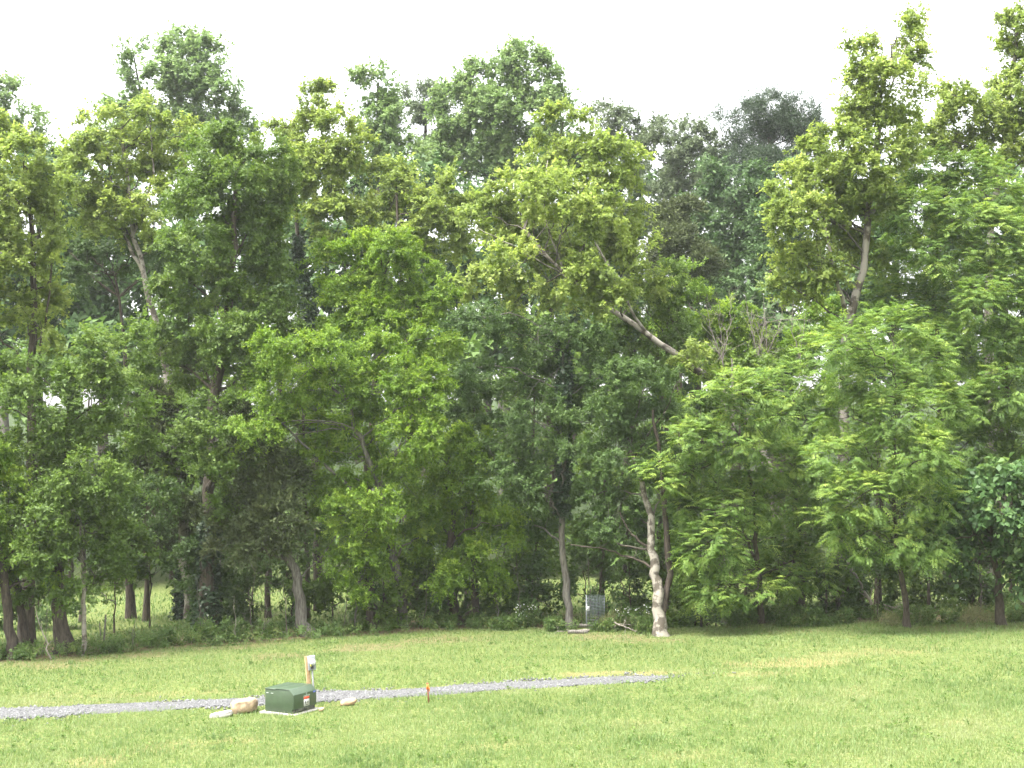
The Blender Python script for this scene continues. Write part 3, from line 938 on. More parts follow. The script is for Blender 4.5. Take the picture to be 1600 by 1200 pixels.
tree('maple_tree', 'yellow-green treetop with a vine-wrapped trunk, right of the big dark crown', 'sycamore', (500, 0), [(488, 600), (480, 470), (466, 390), (458, 320), (470, 240)], .24,
     [(500, 170, 36, 50), (470, 215, 30, 40), (535, 215, 36, 46), (505, 265, 56, 50), (555, 290, 44, 50), (450, 290, 40, 50), (530, 350, 56, 44), (440, 200, 18, 20)], Y=71, group=G_EDGE, dens=.85, bark='dark', ivy=(.42, .86, 320))
tree('maple_tree', 'yellow-green twin-peaked treetop left of the leaning sycamore crown', 'sycamore', (640, 0), [(640, 600), (625, 420), (620, 300)], .22,
     [(622, 285, 30, 40), (600, 340, 40, 44), (650, 340, 30, 50), (695, 310, 30, 46), (690, 370, 46, 46), (620, 400, 50, 40), (735, 350, 34, 44)], Y=70, group=G_EDGE, dens=.9, bark='brown')
tree('sycamore_tree', 'big leaning sycamore with pale slanting trunk and broad yellow-green crown', 'sycamore', (1250, 0),
     [(1190, 690, 1), (1140, 620, 0), (1100, 585, -1), (1020, 530, -1.5), (985, 505, -1.5), (920, 455, -1), (860, 410, -1), (820, 360, -1)], .25,
     [(880, 190, 44, 30), (910, 235, 60, 40), (850, 250, 40, 40), (960, 245, 36, 36), (800, 300, 52, 40), (880, 310, 70, 50), (965, 320, 48, 50), (1000, 260, 18, 34), (760, 340, 40, 40), (830, 380, 70, 46), (930, 390, 66, 46), (1000, 395, 30, 40), (760, 440, 46, 30), (850, 450, 60, 34), (945, 455, 50, 34), (1010, 440, 30, 26), (1080, 553, 24, 14, -2), (1112, 590, 16, 12, -2), (790, 490, 40, 26), (915, 425, 44, 26, -4), (965, 462, 34, 18, -4), (890, 350, 44, 34, -4), (940, 330, 40, 40, -4), (850, 300, 44, 40, -4), (800, 400, 44, 30, -4.5), (930, 470, 34, 18, -3.5), (900, 440, 36, 20, -4.2)],
     Y=63, group=G_EDGE, dens=.85, bark='pale', flare=1.1, yspread=.5,
     stems=[(((1020, 530, -1.5), (975, 465, -2.4), (930, 380, -2.4), (905, 290, -1)), .07), (((930, 460, -1), (840, 405, -3), (800, 385, -3.3), (745, 355, -3.4)), .045), (((880, 420, -1), (850, 340, -2.5), (855, 250, -1)), .045)])
tree('sycamore_tree', 'tall open sycamore with forked pale trunk and yellow tops against the sky at right', 'sycamore', (1318, 0),
     [(1318, 620), (1326, 505), (1348, 430), (1358, 340), (1368, 240), (1372, 150), (1392, 90)], .30,
     [(1350, 75, 24, 22), (1340, 110, 20, 16), (1415, 60, 22, 22), (1428, 35, 11, 14), (1425, 95, 22, 24), (1385, 115, 36, 26), (1335, 140, 18, 18), (1375, 165, 40, 30), (1410, 180, 20, 28), (1360, 215, 44, 36), (1345, 270, 48, 40), (1380, 300, 44, 40), (1330, 340, 40, 36), (1350, 395, 40, 30),
      (1262, 245, 36, 28), (1238, 285, 34, 40), (1285, 280, 32, 40), (1225, 330, 26, 36), (1265, 340, 40, 36), (1235, 395, 36, 26), (1290, 385, 34, 34), (1240, 450, 44, 26), (1290, 430, 30, 30), (1310, 230, 40, 40), (1320, 180, 30, 26), (1395, 240, 40, 40), (1300, 320, 40, 40), (1430, 130, 18, 22), (1360, 120, 30, 26)], Y=62, group=G_EDGE, dens=1.05, yspread=.5,
     stems=[(((1330, 500), (1312, 455, -1), (1296, 390, -1), (1270, 270, -.6)), .11), (((1320, 475, -.8), (1290, 440, -1.2), (1245, 400, -1)), .05), (((1366, 260), (1378, 180, .5), (1415, 70, .5)), .08), (((1355, 350), (1385, 300, .8), (1395, 220, 1)), .07)])
tree('sycamore_tree', 'sycamore with thin sky-pierced crown at the upper right corner', 'sycamore', (1545, 0), [(1545, 600), (1550, 350), (1575, 180), (1590, 40)], .3,
     [(1500, 180, 40, 32), (1465, 215, 34, 36), (1540, 190, 36, 34), (1510, 240, 48, 34), (1440, 250, 26, 40), (1575, 235, 40, 40), (1590, 30, 32, 36), (1580, 85, 34, 30), (1560, 125, 26, 22), (1610, 130, 40, 50), (1590, 180, 34, 30), (1660, 60, 50, 80), (1650, 220, 60, 70), (1425, 210, 26, 30), (1480, 150, 34, 26), (1550, 160, 34, 30), (1530, 230, 44, 34)], Y=68, group=G_EDGE, dens=1.0)
tree('bushy_tree', 'light-green thicket below the bare grey twigs, right of the slanting trunk', 'boxelder', (1130, 0), [(1130, 700), (1125, 520)], .14,
     [(1075, 470, 34, 30), (1060, 520, 44, 30), (1120, 520, 46, 34), (1180, 545, 50, 34), (1110, 570, 60, 36), (1240, 550, 46, 36), (1080, 430, 22, 26), (1150, 490, 30, 24), (1280, 500, 40, 40), (1210, 600, 60, 40)], Y=72, group=G_EDGE, dens=.8)
tree('elm_tree', 'small-leaved green tree filling the gap above the slanting pale trunk', 'maple', (1040, 0), [(1040, 700), (1045, 480)], .18,
     [(1045, 440, 34, 34), (1010, 480, 40, 40), (1060, 500, 40, 40), (960, 520, 50, 34), (1030, 560, 50, 40), (985, 560, 46, 34)], Y=66, group=G_EDGE, dens=.8)

# ---- front row, left
tree('sycamore_tree', 'olive-green sycamore at the left edge, above the drooping maple', 'sycamore', (45, 0), [(50, 800), (48, 620), (55, 430), (40, 260)], .28,
     [(40, 240, 44, 36), (75, 290, 40, 50), (10, 290, 44, 60), (60, 360, 50, 50), (10, 400, 60, 60), (80, 420, 34, 46), (40, 480, 60, 50), (-70, 330, 70, 110), (-60, 480, 70, 80), (70, 520, 40, 36), (-20, 210, 40, 40)], Y=58, group=G_EDGE, dens=.85, bark='brown', stems=[(((50, 620), (75, 480), (85, 330)), .07)])
tree('maple_tree', 'big dark-green domed tree in the upper left, right of the white-stemmed sycamore', 'maple', (326, 0), [(325, 860), (330, 650), (360, 450), (370, 280)], .34,
     [(370, 215, 44, 36), (330, 240, 40, 40), (410, 250, 46, 46), (355, 290, 64, 50), (300, 310, 36, 50), (425, 320, 46, 60), (380, 370, 70, 56), (300, 390, 56, 50), (270, 440, 40, 46), (340, 450, 66, 50), (420, 440, 50, 60), (280, 510, 50, 46), (370, 530, 70, 46), (430, 500, 40, 40), (310, 570, 54, 40), (250, 560, 34, 40), (390, 585, 46, 30), (330, 640, 50, 34, -2.5), (300, 690, 40, 30, -2.5), (350, 720, 46, 34, -2.5), (330, 790, 40, 30, -2.5), (328, 680, 34, 40, -4), (326, 745, 34, 36, -4)], Y=61, group=G_EDGE, dens=.9, yspread=.5, ivy=(0, .3, 130))
tree('maple_tree', 'drooping mid-green maple on the thick flared trunk at far left', 'maple', (97, 1020), [(94, 960), (92, 850), (100, 700), (110, 620)], .30,
     [(60, 590, 64, 40), (150, 570, 60, 44), (210, 540, 40, 30), (200, 610, 50, 40), (20, 640, 60, 50), (110, 650, 70, 46), (180, 680, 60, 46), (50, 720, 64, 50), (140, 740, 66, 46), (200, 750, 40, 40), (70, 800, 60, 40), (150, 810, 50, 36), (120, 870, 44, 30), (60, 870, 44, 30), (30, 915, 44, 26), (100, 925, 36, 20)], group=G_EDGE, dens=.9, dY=-.5, yspread=.6, flare=1.9,
     stems=[(((95, 900), (70, 800), (50, 700)), .12)])
tree('maple_tree', 'maple on two dark leaning trunks cut by the left edge', 'boxelder', (20, 1030), [(14, 970), (5, 880), (-20, 740)], .22,
     [(-30, 720, 60, 60), (15, 780, 40, 44), (-60, 840, 60, 60), (10, 860, 44, 40), (45, 830, 34, 30), (-20, 910, 40, 30), (60, 890, 30, 24), (-100, 700, 70, 90)], group=G_EDGE, dens=.8, bark='dark')
tree('young_tree', 'dark straight young trunk leaning beside the twin trunks at far left', 'maple', (50, 1024), [(36, 960), (24, 890), (20, 820)], .2, [(20, 800, 36, 34), (40, 760, 34, 30)], group=G_EDGE, dens=.7, bark='dark')
tree('young_tree', 'slim lichen-spotted grey trunk at far left with a small crown', 'maple', (130, 1024), [(132, 950), (128, 870), (124, 800)], .105,
     [(120, 790, 36, 30), (150, 830, 36, 30), (110, 850, 30, 24), (185, 850, 44, 34), (170, 900, 30, 20)], group=G_EDGE, dens=.8, bark='pale', flare=1.2)
tree('cedar_tree', 'dark olive cedar with ivy-wrapped trunk in the left half', 'cedar', (290, 968), [(290, 900), (288, 820), (285, 640), (290, 540)], .27,
     [(290, 570, 40, 30), (300, 620, 60, 34), (250, 640, 46, 30), (350, 640, 40, 36), (270, 690, 70, 36), (340, 700, 56, 36), (230, 730, 56, 34), (300, 750, 70, 36), (370, 750, 40, 34), (250, 790, 60, 34), (330, 810, 60, 34), (210, 820, 40, 30), (290, 850, 40, 24)], group=G_EDGE, dens=1.0, fill=1.25, ivy=(0, .32, 200), dead=14, bark='dark')
tree('cedar_tree', 'leaning cedar with a shredded pale brown trunk and bare lower twigs', 'cedar', (482, 994), [(468, 930), (456, 890), (436, 810), (415, 700)], .25,
     [(400, 700, 40, 34), (420, 760, 50, 34), (380, 800, 50, 34), (440, 810, 46, 30), (400, 850, 50, 30), (450, 740, 36, 30), (360, 850, 36, 26)], group=G_EDGE, dens=.8, fill=1.1, dead=60, bark='grey', flare=2.0,
     stems=[(((456, 890), (405, 830), (370, 790)), .05), (((460, 900), (520, 850), (545, 800)), .035)])
# ---- front row, centre
tree('boxelder_tree', 'upper bright-green boxelder behind the big bushy one, on a brown trunk', 'boxelder', (580, 984), [(578, 920), (572, 840), (580, 650), (600, 430)], .25,
     [(570, 395, 40, 30), (620, 385, 36, 28), (545, 440, 40, 36), (600, 440, 50, 40), (655, 430, 40, 36), (530, 490, 40, 36), (590, 500, 56, 40), (650, 490, 46, 40), (690, 470, 26, 40), (680, 530, 36, 40), (510, 410, 26, 30)], group=G_EDGE, dens=.95, bark='brown', dY=.8)
tree('boxelder_tree', 'large bushy bright-green boxelder left of centre on a pale grey trunk', 'boxelder', (630, 980), [(625, 930), (616, 880), (600, 790), (570, 700), (540, 620)], .245,
     [(440, 535, 44, 30), (415, 575, 34, 30), (470, 580, 44, 34), (515, 545, 34, 28), (430, 620, 44, 34), (520, 600, 46, 34), (575, 560, 40, 30), (600, 545, 26, 26), (575, 605, 42, 34), (645, 590, 46, 36), (670, 620, 34, 34), (390, 670, 42, 28), (450, 665, 44, 34), (410, 710, 48, 32), (480, 710, 54, 34), (540, 670, 50, 36), (600, 660, 46, 34), (650, 680, 44, 36), (560, 725, 50, 28), (630, 730, 40, 24), (520, 760, 40, 22), (590, 790, 40, 28), (645, 790, 36, 28), (530, 805, 40, 28), (600, 840, 34, 22), (655, 840, 30, 24)], group=G_EDGE, dens=1.0, bark='grey', dY=-2.6, yspread=.55, flare=1.35,
     stems=[(((600, 790), (500, 720, -2), (420, 640, -3)), .09), (((590, 760), (630, 690, -2), (650, 620, -2.6)), .08)])
tree('boxelder_tree', 'lower bright-green boxelder hanging in front of the dark twin trunks', 'boxelder', (712, 976), [(708, 930), (704, 870), (706, 740)], .25,
     [(690, 690, 46, 34), (735, 700, 40, 34), (660, 740, 34, 30), (720, 755, 50, 36), (770, 770, 40, 30), (670, 800, 46, 34), (735, 815, 50, 34), (785, 820, 30, 34), (690, 860, 46, 34), (750, 870, 40, 30), (700, 905, 36, 22), (775, 900, 24, 22)], group=G_EDGE, dens=.9, bark='dark', dY=-1.6, yspread=.5,
     stems=[(((712, 974), (745, 965), (742, 900), (735, 760)), .2)])
tree('boxelder_sapling', 'small boxelder sapling clump low between the brown and leaning trunks', 'boxelder', (556, 986), [(556, 930), (558, 870)], .05,
     [(560, 860, 40, 24), (540, 890, 34, 22), (590, 885, 26, 20), (560, 915, 26, 14)], group=G_UNDER, dens=.9, dY=-1.0)
tree('elm_tree', 'sparse dark elm with ivy-dark straight trunk at the centre', 'elm', (889, 982), [(888, 930), (879, 860), (880, 760), (880, 640), (880, 530)], .165,
     [(770, 520, 50, 34), (840, 530, 56, 36), (900, 520, 50, 30), (730, 570, 36, 40), (800, 590, 60, 36), (870, 600, 56, 40), (940, 590, 46, 36), (760, 650, 56, 36), (840, 660, 60, 36), (920, 660, 50, 36), (800, 710, 56, 34), (880, 720, 50, 34), (850, 770, 50, 30), (830, 820, 44, 26), (740, 500, 34, 30), (780, 750, 40, 30)], group=G_EDGE, dens=.8, dead=30, ivy=(.42, 1.0, 170), bark='grey', flare=1.1, dY=.5, yspread=.6)
tree('sycamore_tree', 'forked pale sycamore with a broken knobby foot right of the wire cage', 'elm', (1034, 994), [(1028, 930), (1022, 880), (1014, 800), (1003, 750), (985, 705)], .25,
     [(960, 600, 46, 40), (1010, 600, 40, 40), (1030, 650, 36, 44), (980, 660, 46, 40), (1020, 710, 40, 40), (960, 710, 40, 36), (920, 780, 50, 30), (970, 800, 44, 30), (1045, 760, 34, 40), (930, 840, 40, 24)], group=G_EDGE, dens=.8, bark='pale', dead=14, flare=1.75, dY=1.2, stembark='dark',
     stems=[(((1030, 960), (1046, 915), (1041, 820), (1032, 720), (1020, 640)), .16), (((1018, 890), (995, 875, .6), (950, 858, 1), (890, 851, 1)), .055), (((1017, 865), (990, 840, .6), (968, 800, .8)), .06), (((1026, 700, 1), (1050, 620, .5), (1058, 590, .5)), .03)])
# ---- front row, right
tree('walnut_tree', 'drooping walnut sapling crown leaning over the dark creek hollow', 'walnut', (1190, 972), [(1185, 900), (1180, 800), (1160, 690)], .13,
     [(1160, 610, 46, 26), (1120, 640, 46, 30), (1180, 650, 46, 34), (1090, 690, 50, 30), (1150, 690, 50, 34), (1050, 730, 46, 26), (1110, 740, 54, 34), (1175, 740, 46, 36), (1030, 755, 30, 24), (1092, 795, 42, 34), (1140, 800, 50, 40), (1100, 850, 40, 34), (1120, 870, 44, 34), (1088, 902, 30, 22), (1100, 920, 34, 20), (1130, 925, 40, 20), (1175, 925, 36, 22), (1092, 870, 32, 30)], group=G_EDGE, dens=.95, dY=-2.0, yspread=.5, stems=[(((1182, 870), (1150, 800, -1), (1110, 740, -2)), .06)])
tree('walnut_tree', 'bright walnut on a slim grey-brown stem between the creek hollow and the fallen boughs', 'walnut', (1256, 966), [(1254, 900), (1250, 860), (1240, 760), (1250, 640)], .10,
     [(1225, 600, 46, 30), (1280, 600, 44, 34), (1210, 660, 40, 34), (1260, 660, 50, 36), (1220, 720, 50, 36), (1280, 730, 46, 40), (1210, 790, 46, 34), (1270, 800, 46, 36), (1220, 850, 46, 30), (1180, 850, 30, 26), (1270, 850, 34, 22), (1190, 900, 24, 16), (1295, 650, 46, 40), (1300, 760, 40, 40), (1295, 560, 36, 34), (1180, 940, 34, 16), (1225, 905, 34, 22), (1275, 895, 30, 22)], group=G_EDGE, dens=.95, dY=-1.4, yspread=.5, stems=[(((1252, 885), (1262, 850), (1275, 790)), .045)])
tree('walnut_tree', 'tall bright walnut filling the right side above the slim brown stem', 'walnut', (1418, 980), [(1414, 930), (1405, 880), (1395, 780), (1400, 600)], .12,
     [(1330, 540, 46, 30), (1390, 520, 50, 34), (1310, 590, 40, 36), (1370, 590, 56, 40), (1430, 570, 46, 36), (1330, 650, 50, 36), (1400, 650, 56, 40), (1460, 640, 46, 40), (1310, 710, 36, 34), (1370, 720, 56, 40), (1440, 720, 50, 40), (1340, 780, 46, 34), (1410, 800, 50, 34), (1400, 850, 36, 26), (1450, 780, 40, 34), (1340, 840, 30, 34), (1310, 820, 30, 30), (1440, 850, 36, 26)], group=G_EDGE, dens=.95, dY=-1.6, yspread=.55, stems=[(((1405, 860), (1370, 760, -1), (1350, 680, -1.6)), .06)])
tree('walnut_tree', 'highest walnut crown at right, in front of the sky-pierced sycamore', 'walnut', (1486, 950), [(1478, 880), (1470, 700), (1460, 450), (1470, 330)], .2,
     [(1460, 265, 46, 24), (1520, 270, 44, 26), (1420, 300, 40, 30), (1480, 310, 50, 30), (1550, 310, 46, 30), (1400, 360, 40, 30), (1450, 360, 50, 34), (1520, 370, 50, 36), (1590, 340, 40, 40), (1420, 410, 50, 34), (1490, 430, 56, 40), (1400, 460, 46, 34), (1450, 490, 56, 36), (1560, 440, 50, 40), (1370, 510, 30, 30), (1430, 330, 40, 30, -2.5), (1500, 340, 46, 34, -2.5), (1560, 370, 46, 36, -2.5), (1470, 400, 50, 36, -2.5), (1540, 450, 46, 36, -2.5), (1590, 420, 40, 40, -2.5)], group=G_EDGE, dens=1.5, bark='brown', dY=-.6, yspread=.5)
tree('walnut_tree', 'walnut crown cut by the right edge, above the large-leaved tree', 'walnut', (1600, 945), [(1596, 880), (1580, 700), (1570, 520)], .22,
     [(1500, 560, 46, 36), (1560, 530, 50, 40), (1610, 500, 46, 50), (1520, 630, 50, 40), (1580, 610, 50, 46), (1500, 700, 40, 36), (1560, 690, 50, 40), (1620, 680, 50, 60), (1670, 560, 60, 90), (1680, 400, 60, 80), (1660, 720, 50, 80), (1480, 600, 40, 40), (1470, 540, 40, 36), (1530, 480, 44, 36), (1490, 650, 44, 40), (1540, 730, 40, 34)], group=G_EDGE, dens=1.2, bark='dark', dY=-3.8, yspread=.5)
tree('large_leaved_tree', 'large-leaved dark tree at the right edge with few bright hanging leaves', 'bigleaf', (1566, 976), [(1560, 930), (1552, 860), (1548, 780)], .19,
     [(1540, 760, 40, 30), (1585, 750, 34, 34), (1500, 780, 40, 30), (1560, 800, 46, 30), (1600, 820, 36, 40), (1470, 800, 34, 30), (1510, 830, 44, 28), (1580, 865, 40, 26), (1450, 840, 34, 26), (1480, 870, 30, 20), (1620, 900, 40, 34), (1640, 800, 40, 60)], group=G_EDGE, dens=.85, dY=-1.6, fill=.9, yspread=.4)
tree('young_tree', 'slim dark stem leaning between the slim walnut stem and the large-leaved tree', 'maple', (1488, 944), [(1480, 890), (1474, 830)], .10, [(1470, 800, 34, 30), (1490, 770, 30, 26)], group=G_EDGE, dens=.6, bark='brown')
tree('young_tree', 'thin dark stem right of the slim leaning one, behind tall dry grass', 'maple', (1508, 948), [(1497, 890), (1494, 830)], .09, [(1494, 800, 30, 26), (1510, 780, 30, 26)], group=G_EDGE, dens=.6, bark='dark')
tree('young_tree', 'dark stem at the right edge beside the large-leaved tree', 'maple', (1596, 958), [(1598, 900), (1600, 830)], .15, [(1600, 800, 36, 30), (1625, 770, 36, 36)], group=G_EDGE, dens=.6, bark='brown')
for px, where in [(1095, 'leftmost behind the drooping walnut sapling'), (1165, 'between the two left walnuts'), (1240, 'right behind the slim walnut stem'), (1310, 'behind the gap of the walnut crowns'), (1375, 'right behind the slim brown walnut stem'), (1450, 'between the right walnut crowns'), (1530, 'right behind the large-leaved crown')]:
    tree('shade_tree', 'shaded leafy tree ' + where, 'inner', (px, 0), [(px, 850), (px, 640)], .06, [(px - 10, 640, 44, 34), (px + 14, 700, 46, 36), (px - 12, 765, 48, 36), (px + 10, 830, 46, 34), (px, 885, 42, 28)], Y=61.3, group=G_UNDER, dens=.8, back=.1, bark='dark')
# ---- beyond the frame sides, so that the wood does not stop at the picture edge
tree('maple_tree', 'maple continuing the wood past the left edge', 'maple', (-190, 0), [(-190, 700), (-190, 400)], .3, [(-170, 420, 90, 90), (-190, 560, 100, 90), (-170, 700, 90, 90), (-180, 840, 80, 80), (-260, 600, 90, 160)], Y=54, group=G_EDGE, dens=.5, back=.1)
tree('maple_tree', 'maple continuing the wood past the right edge', 'maple', (1790, 0), [(1790, 700), (1790, 400)], .3, [(1770, 330, 90, 90), (1790, 470, 100, 90), (1770, 620, 90, 90), (1780, 780, 80, 90), (1760, 900, 80, 60)], Y=60, group=G_EDGE, dens=.5, back=.1)

# ---- understory: dark shady saplings and shrubs behind the first trunks
_und = [(60, 930, 'behind the leaning trunks at far left'), (180, 900, 'right of the slim lichen-spotted trunk'), (235, 880, 'left of the ivy-wrapped cedar trunk'), (345, 905, 'right of the ivy-wrapped cedar trunk'), (395, 930, 'left of the shredded leaning trunk'), (520, 920, 'right of the shredded leaning trunk'),
        (600, 930, 'between the brown and the pale grey boxelder trunks'), (665, 925, 'between the pale grey trunk and the dark twin trunks'), (790, 905, 'right of the dark twin trunks'), (840, 915, 'left of the elm trunk at the centre'), (935, 935, 'behind the wire cage'),
        (985, 925, 'left of the forked pale sycamore'), (1085, 905, 'over the creek hollow'), (1072, 968, 'deep in the creek hollow'), (1118, 958, 'against the red bank of the creek hollow'), (1140, 930, 'on the bank right of the creek hollow'), (1215, 925, 'left of the slim walnut stem'), (1310, 920, 'among the fallen dead boughs'), (1370, 915, 'left of the slim brown walnut stem'),
        (1450, 915, 'behind the tall dry grass at right'), (1530, 920, 'left of the large-leaved tree trunk'), (1590, 935, 'at the right edge below the large leaves'),
        (20, 965, 'low behind the leftmost trunks'), (320, 960, 'at the foot of the dark domed tree'), (455, 955, 'behind the foot of the shredded trunk'), (600, 962, 'low behind the brown trunk'), (680, 958, 'low beside the dark twin trunks'), (770, 955, 'low right of the dark twin trunks'), (830, 960, 'low left of the elm foot'),
        (1040, 955, 'behind the knobby sycamore foot'), (1180, 962, 'low on the red bank'), (1290, 958, 'low among the dead boughs'), (1350, 955, 'low right of the dead boughs'), (1440, 955, 'low right of the slim brown walnut stem'), (1520, 958, 'low behind the dry grass')]
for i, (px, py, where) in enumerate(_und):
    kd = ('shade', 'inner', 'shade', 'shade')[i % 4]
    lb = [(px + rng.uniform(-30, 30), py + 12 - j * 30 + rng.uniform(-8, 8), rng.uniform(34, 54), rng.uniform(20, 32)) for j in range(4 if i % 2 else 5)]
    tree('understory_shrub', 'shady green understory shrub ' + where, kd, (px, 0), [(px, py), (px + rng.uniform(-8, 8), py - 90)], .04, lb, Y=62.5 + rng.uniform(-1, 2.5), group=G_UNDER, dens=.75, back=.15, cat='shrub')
_mid = [(130, 'behind the drooping maple'), (230, 'behind the dark olive cedar top'), (420, 'left of the bushy boxelder'), (480, 'behind the bushy boxelder'), (650, 'right of the bushy boxelder'), (730, 'left of the elm crown'), (830, 'behind the elm crown'), (940, 'right of the ivy-dark trunk'), (1030, 'above the forked sycamore'),
        (1150, 'behind the drooping walnut sapling'), (1250, 'behind the bright walnut'), (1370, 'behind the tall bright walnut'), (1480, 'behind the right-hand walnut stems'), (1580, 'behind the large-leaved tree')]
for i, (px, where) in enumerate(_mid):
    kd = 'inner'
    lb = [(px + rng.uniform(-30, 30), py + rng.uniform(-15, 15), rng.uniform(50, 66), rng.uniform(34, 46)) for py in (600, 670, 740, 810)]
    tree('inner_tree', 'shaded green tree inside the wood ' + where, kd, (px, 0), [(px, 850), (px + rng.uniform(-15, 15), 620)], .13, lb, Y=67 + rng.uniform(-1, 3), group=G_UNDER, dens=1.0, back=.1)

# ---- now the crowns, near to far; clumps that lie deep behind other foliage are thinned out
def build_crowns():
    global rng
    rng = np.random.default_rng(5)
    ids, D, PX, PY, RP, LA = [], [], [], [], [], []
    cp, sp_ = math.cos(PITCH), math.sin(PITCH)
    for i, (root, kind, C, O, RC, fill, foot) in enumerate(CROWNS):
        w = C + foot - CAM
        z = w[:, 1] * cp + w[:, 2] * sp_
        y = -w[:, 1] * sp_ + w[:, 2] * cp
        ids.append(np.stack([np.full(len(C), i), np.arange(len(C))], -1))
        D.append(z); PX.append(800 + F * w[:, 0] / z); PY.append(600 - F * y / z); RP.append(F * RC / z); LA.append(np.full(len(C), (.36 if kind == 'walnut' else .66) * fill))
    ids, D, PX, PY, RP, LA = map(np.concatenate, (ids, D, PX, PY, RP, LA))
    cs = 16.0
    acc = np.zeros((110, 150))
    keep = np.ones(len(D), bool)
    rnd = rng.random(len(D))
    for q in np.argsort(D):
        x0, x1 = int((PX[q] - RP[q] * .8 + 400) // cs), int((PX[q] + RP[q] * .8 + 400) // cs) + 1
        y0, y1 = int((PY[q] - RP[q] * .8 + 200) // cs), int((PY[q] + RP[q] * .8 + 200) // cs) + 1
        x0, x1, y0, y1 = max(x0, 0), min(x1, 149), max(y0, 0), min(y1, 109)
        if x1 <= x0 or y1 <= y0:
            continue
        a = acc[y0:y1, x0:x1].mean()
        t1_, t2_ = (3.9, 2.8) if D[q] < 85 else (4.6, 3.4)
        if a > t1_ and rnd[q] < .86 or a > t2_ and rnd[q] < .42:
            keep[q] = False
            continue
        acc[y0:y1, x0:x1] += LA[q] * min(1.0, math.pi * RP[q] ** 2 / ((x1 - x0) * (y1 - y0) * cs * cs)) * .9
    for i, (root, kind, C, O, RC, fill, foot) in enumerate(CROWNS):
        k = keep[ids[:, 0] == i]
        if not k.any():
            k[:3] = True
        rng = np.random.default_rng(zlib.crc32(root['label'].encode()) + 1)
        foliage('crown', kind, C[k], O[k], RC[k], root, fill)
    return len(keep), int(keep.sum())
STAT['clumps'] = build_crowns()[1]

# ================================================================== GROUND PLANTS OF THE EDGE
def reseed(t):
    global rng
    rng = np.random.default_rng(zlib.crc32(t.encode()))

def weed_patch(name, label, px, py, w, h, kind, n, flowers=0, cat='weed', group='weeds at the wood edge', fill=.42):
    """low plant: upright stems carrying leaves; px,py foot, w,h in metres"""
    reseed(label)
    foot = ground_hit(px, py)
    root = tag(link(name, None, loc=foot), label, cat, group)
    st = TB()
    C, O, R = [], [], []
    tops = []
    for i in range(n):
        a = np.array((rng.normal() * w * .3, rng.normal() * w * .2, 0.0))
        a[2] = float(gz(foot[0] + a[0], foot[1] + a[1])) - foot[2] - .03
        hh = h * rng.uniform(.55, 1.1)
        b = a + np.array((rng.normal() * w * .14 + a[0] * .25, rng.normal() * .1, hh))
        Q = resample([a, (a + b) / 2 + rng.normal(size=3) * .04, b], 5, .012)
        st.add(Q, np.linspace(.012, .005, 5), 3)
        for j in (1, 2, 3, 4):
            C.append(Q[j]); O.append(norm(np.array((rng.normal(), rng.normal() - .4, .5)))); R.append(KIND[kind]['rc'] * rng.uniform(.5, .95))
        tops.append(b)
    st.build('stems', BARK['limb'], root)
    foliage('foliage', kind, np.array(C), np.array(O), np.array(R), root, .16 if kind == 'dryweed' else fill)
    if flowers:
        P = np.array(tops)[rng.integers(0, n, flowers)] + rng.normal(size=(flowers, 3)) * (w * .10, .08, h * .10)
        V, Fc, _ = stones(flowers, .028, .05, lambda q: P)
        link('blossoms', mesh_from('blossoms', V, [Fc], PETAL), root)
    return root

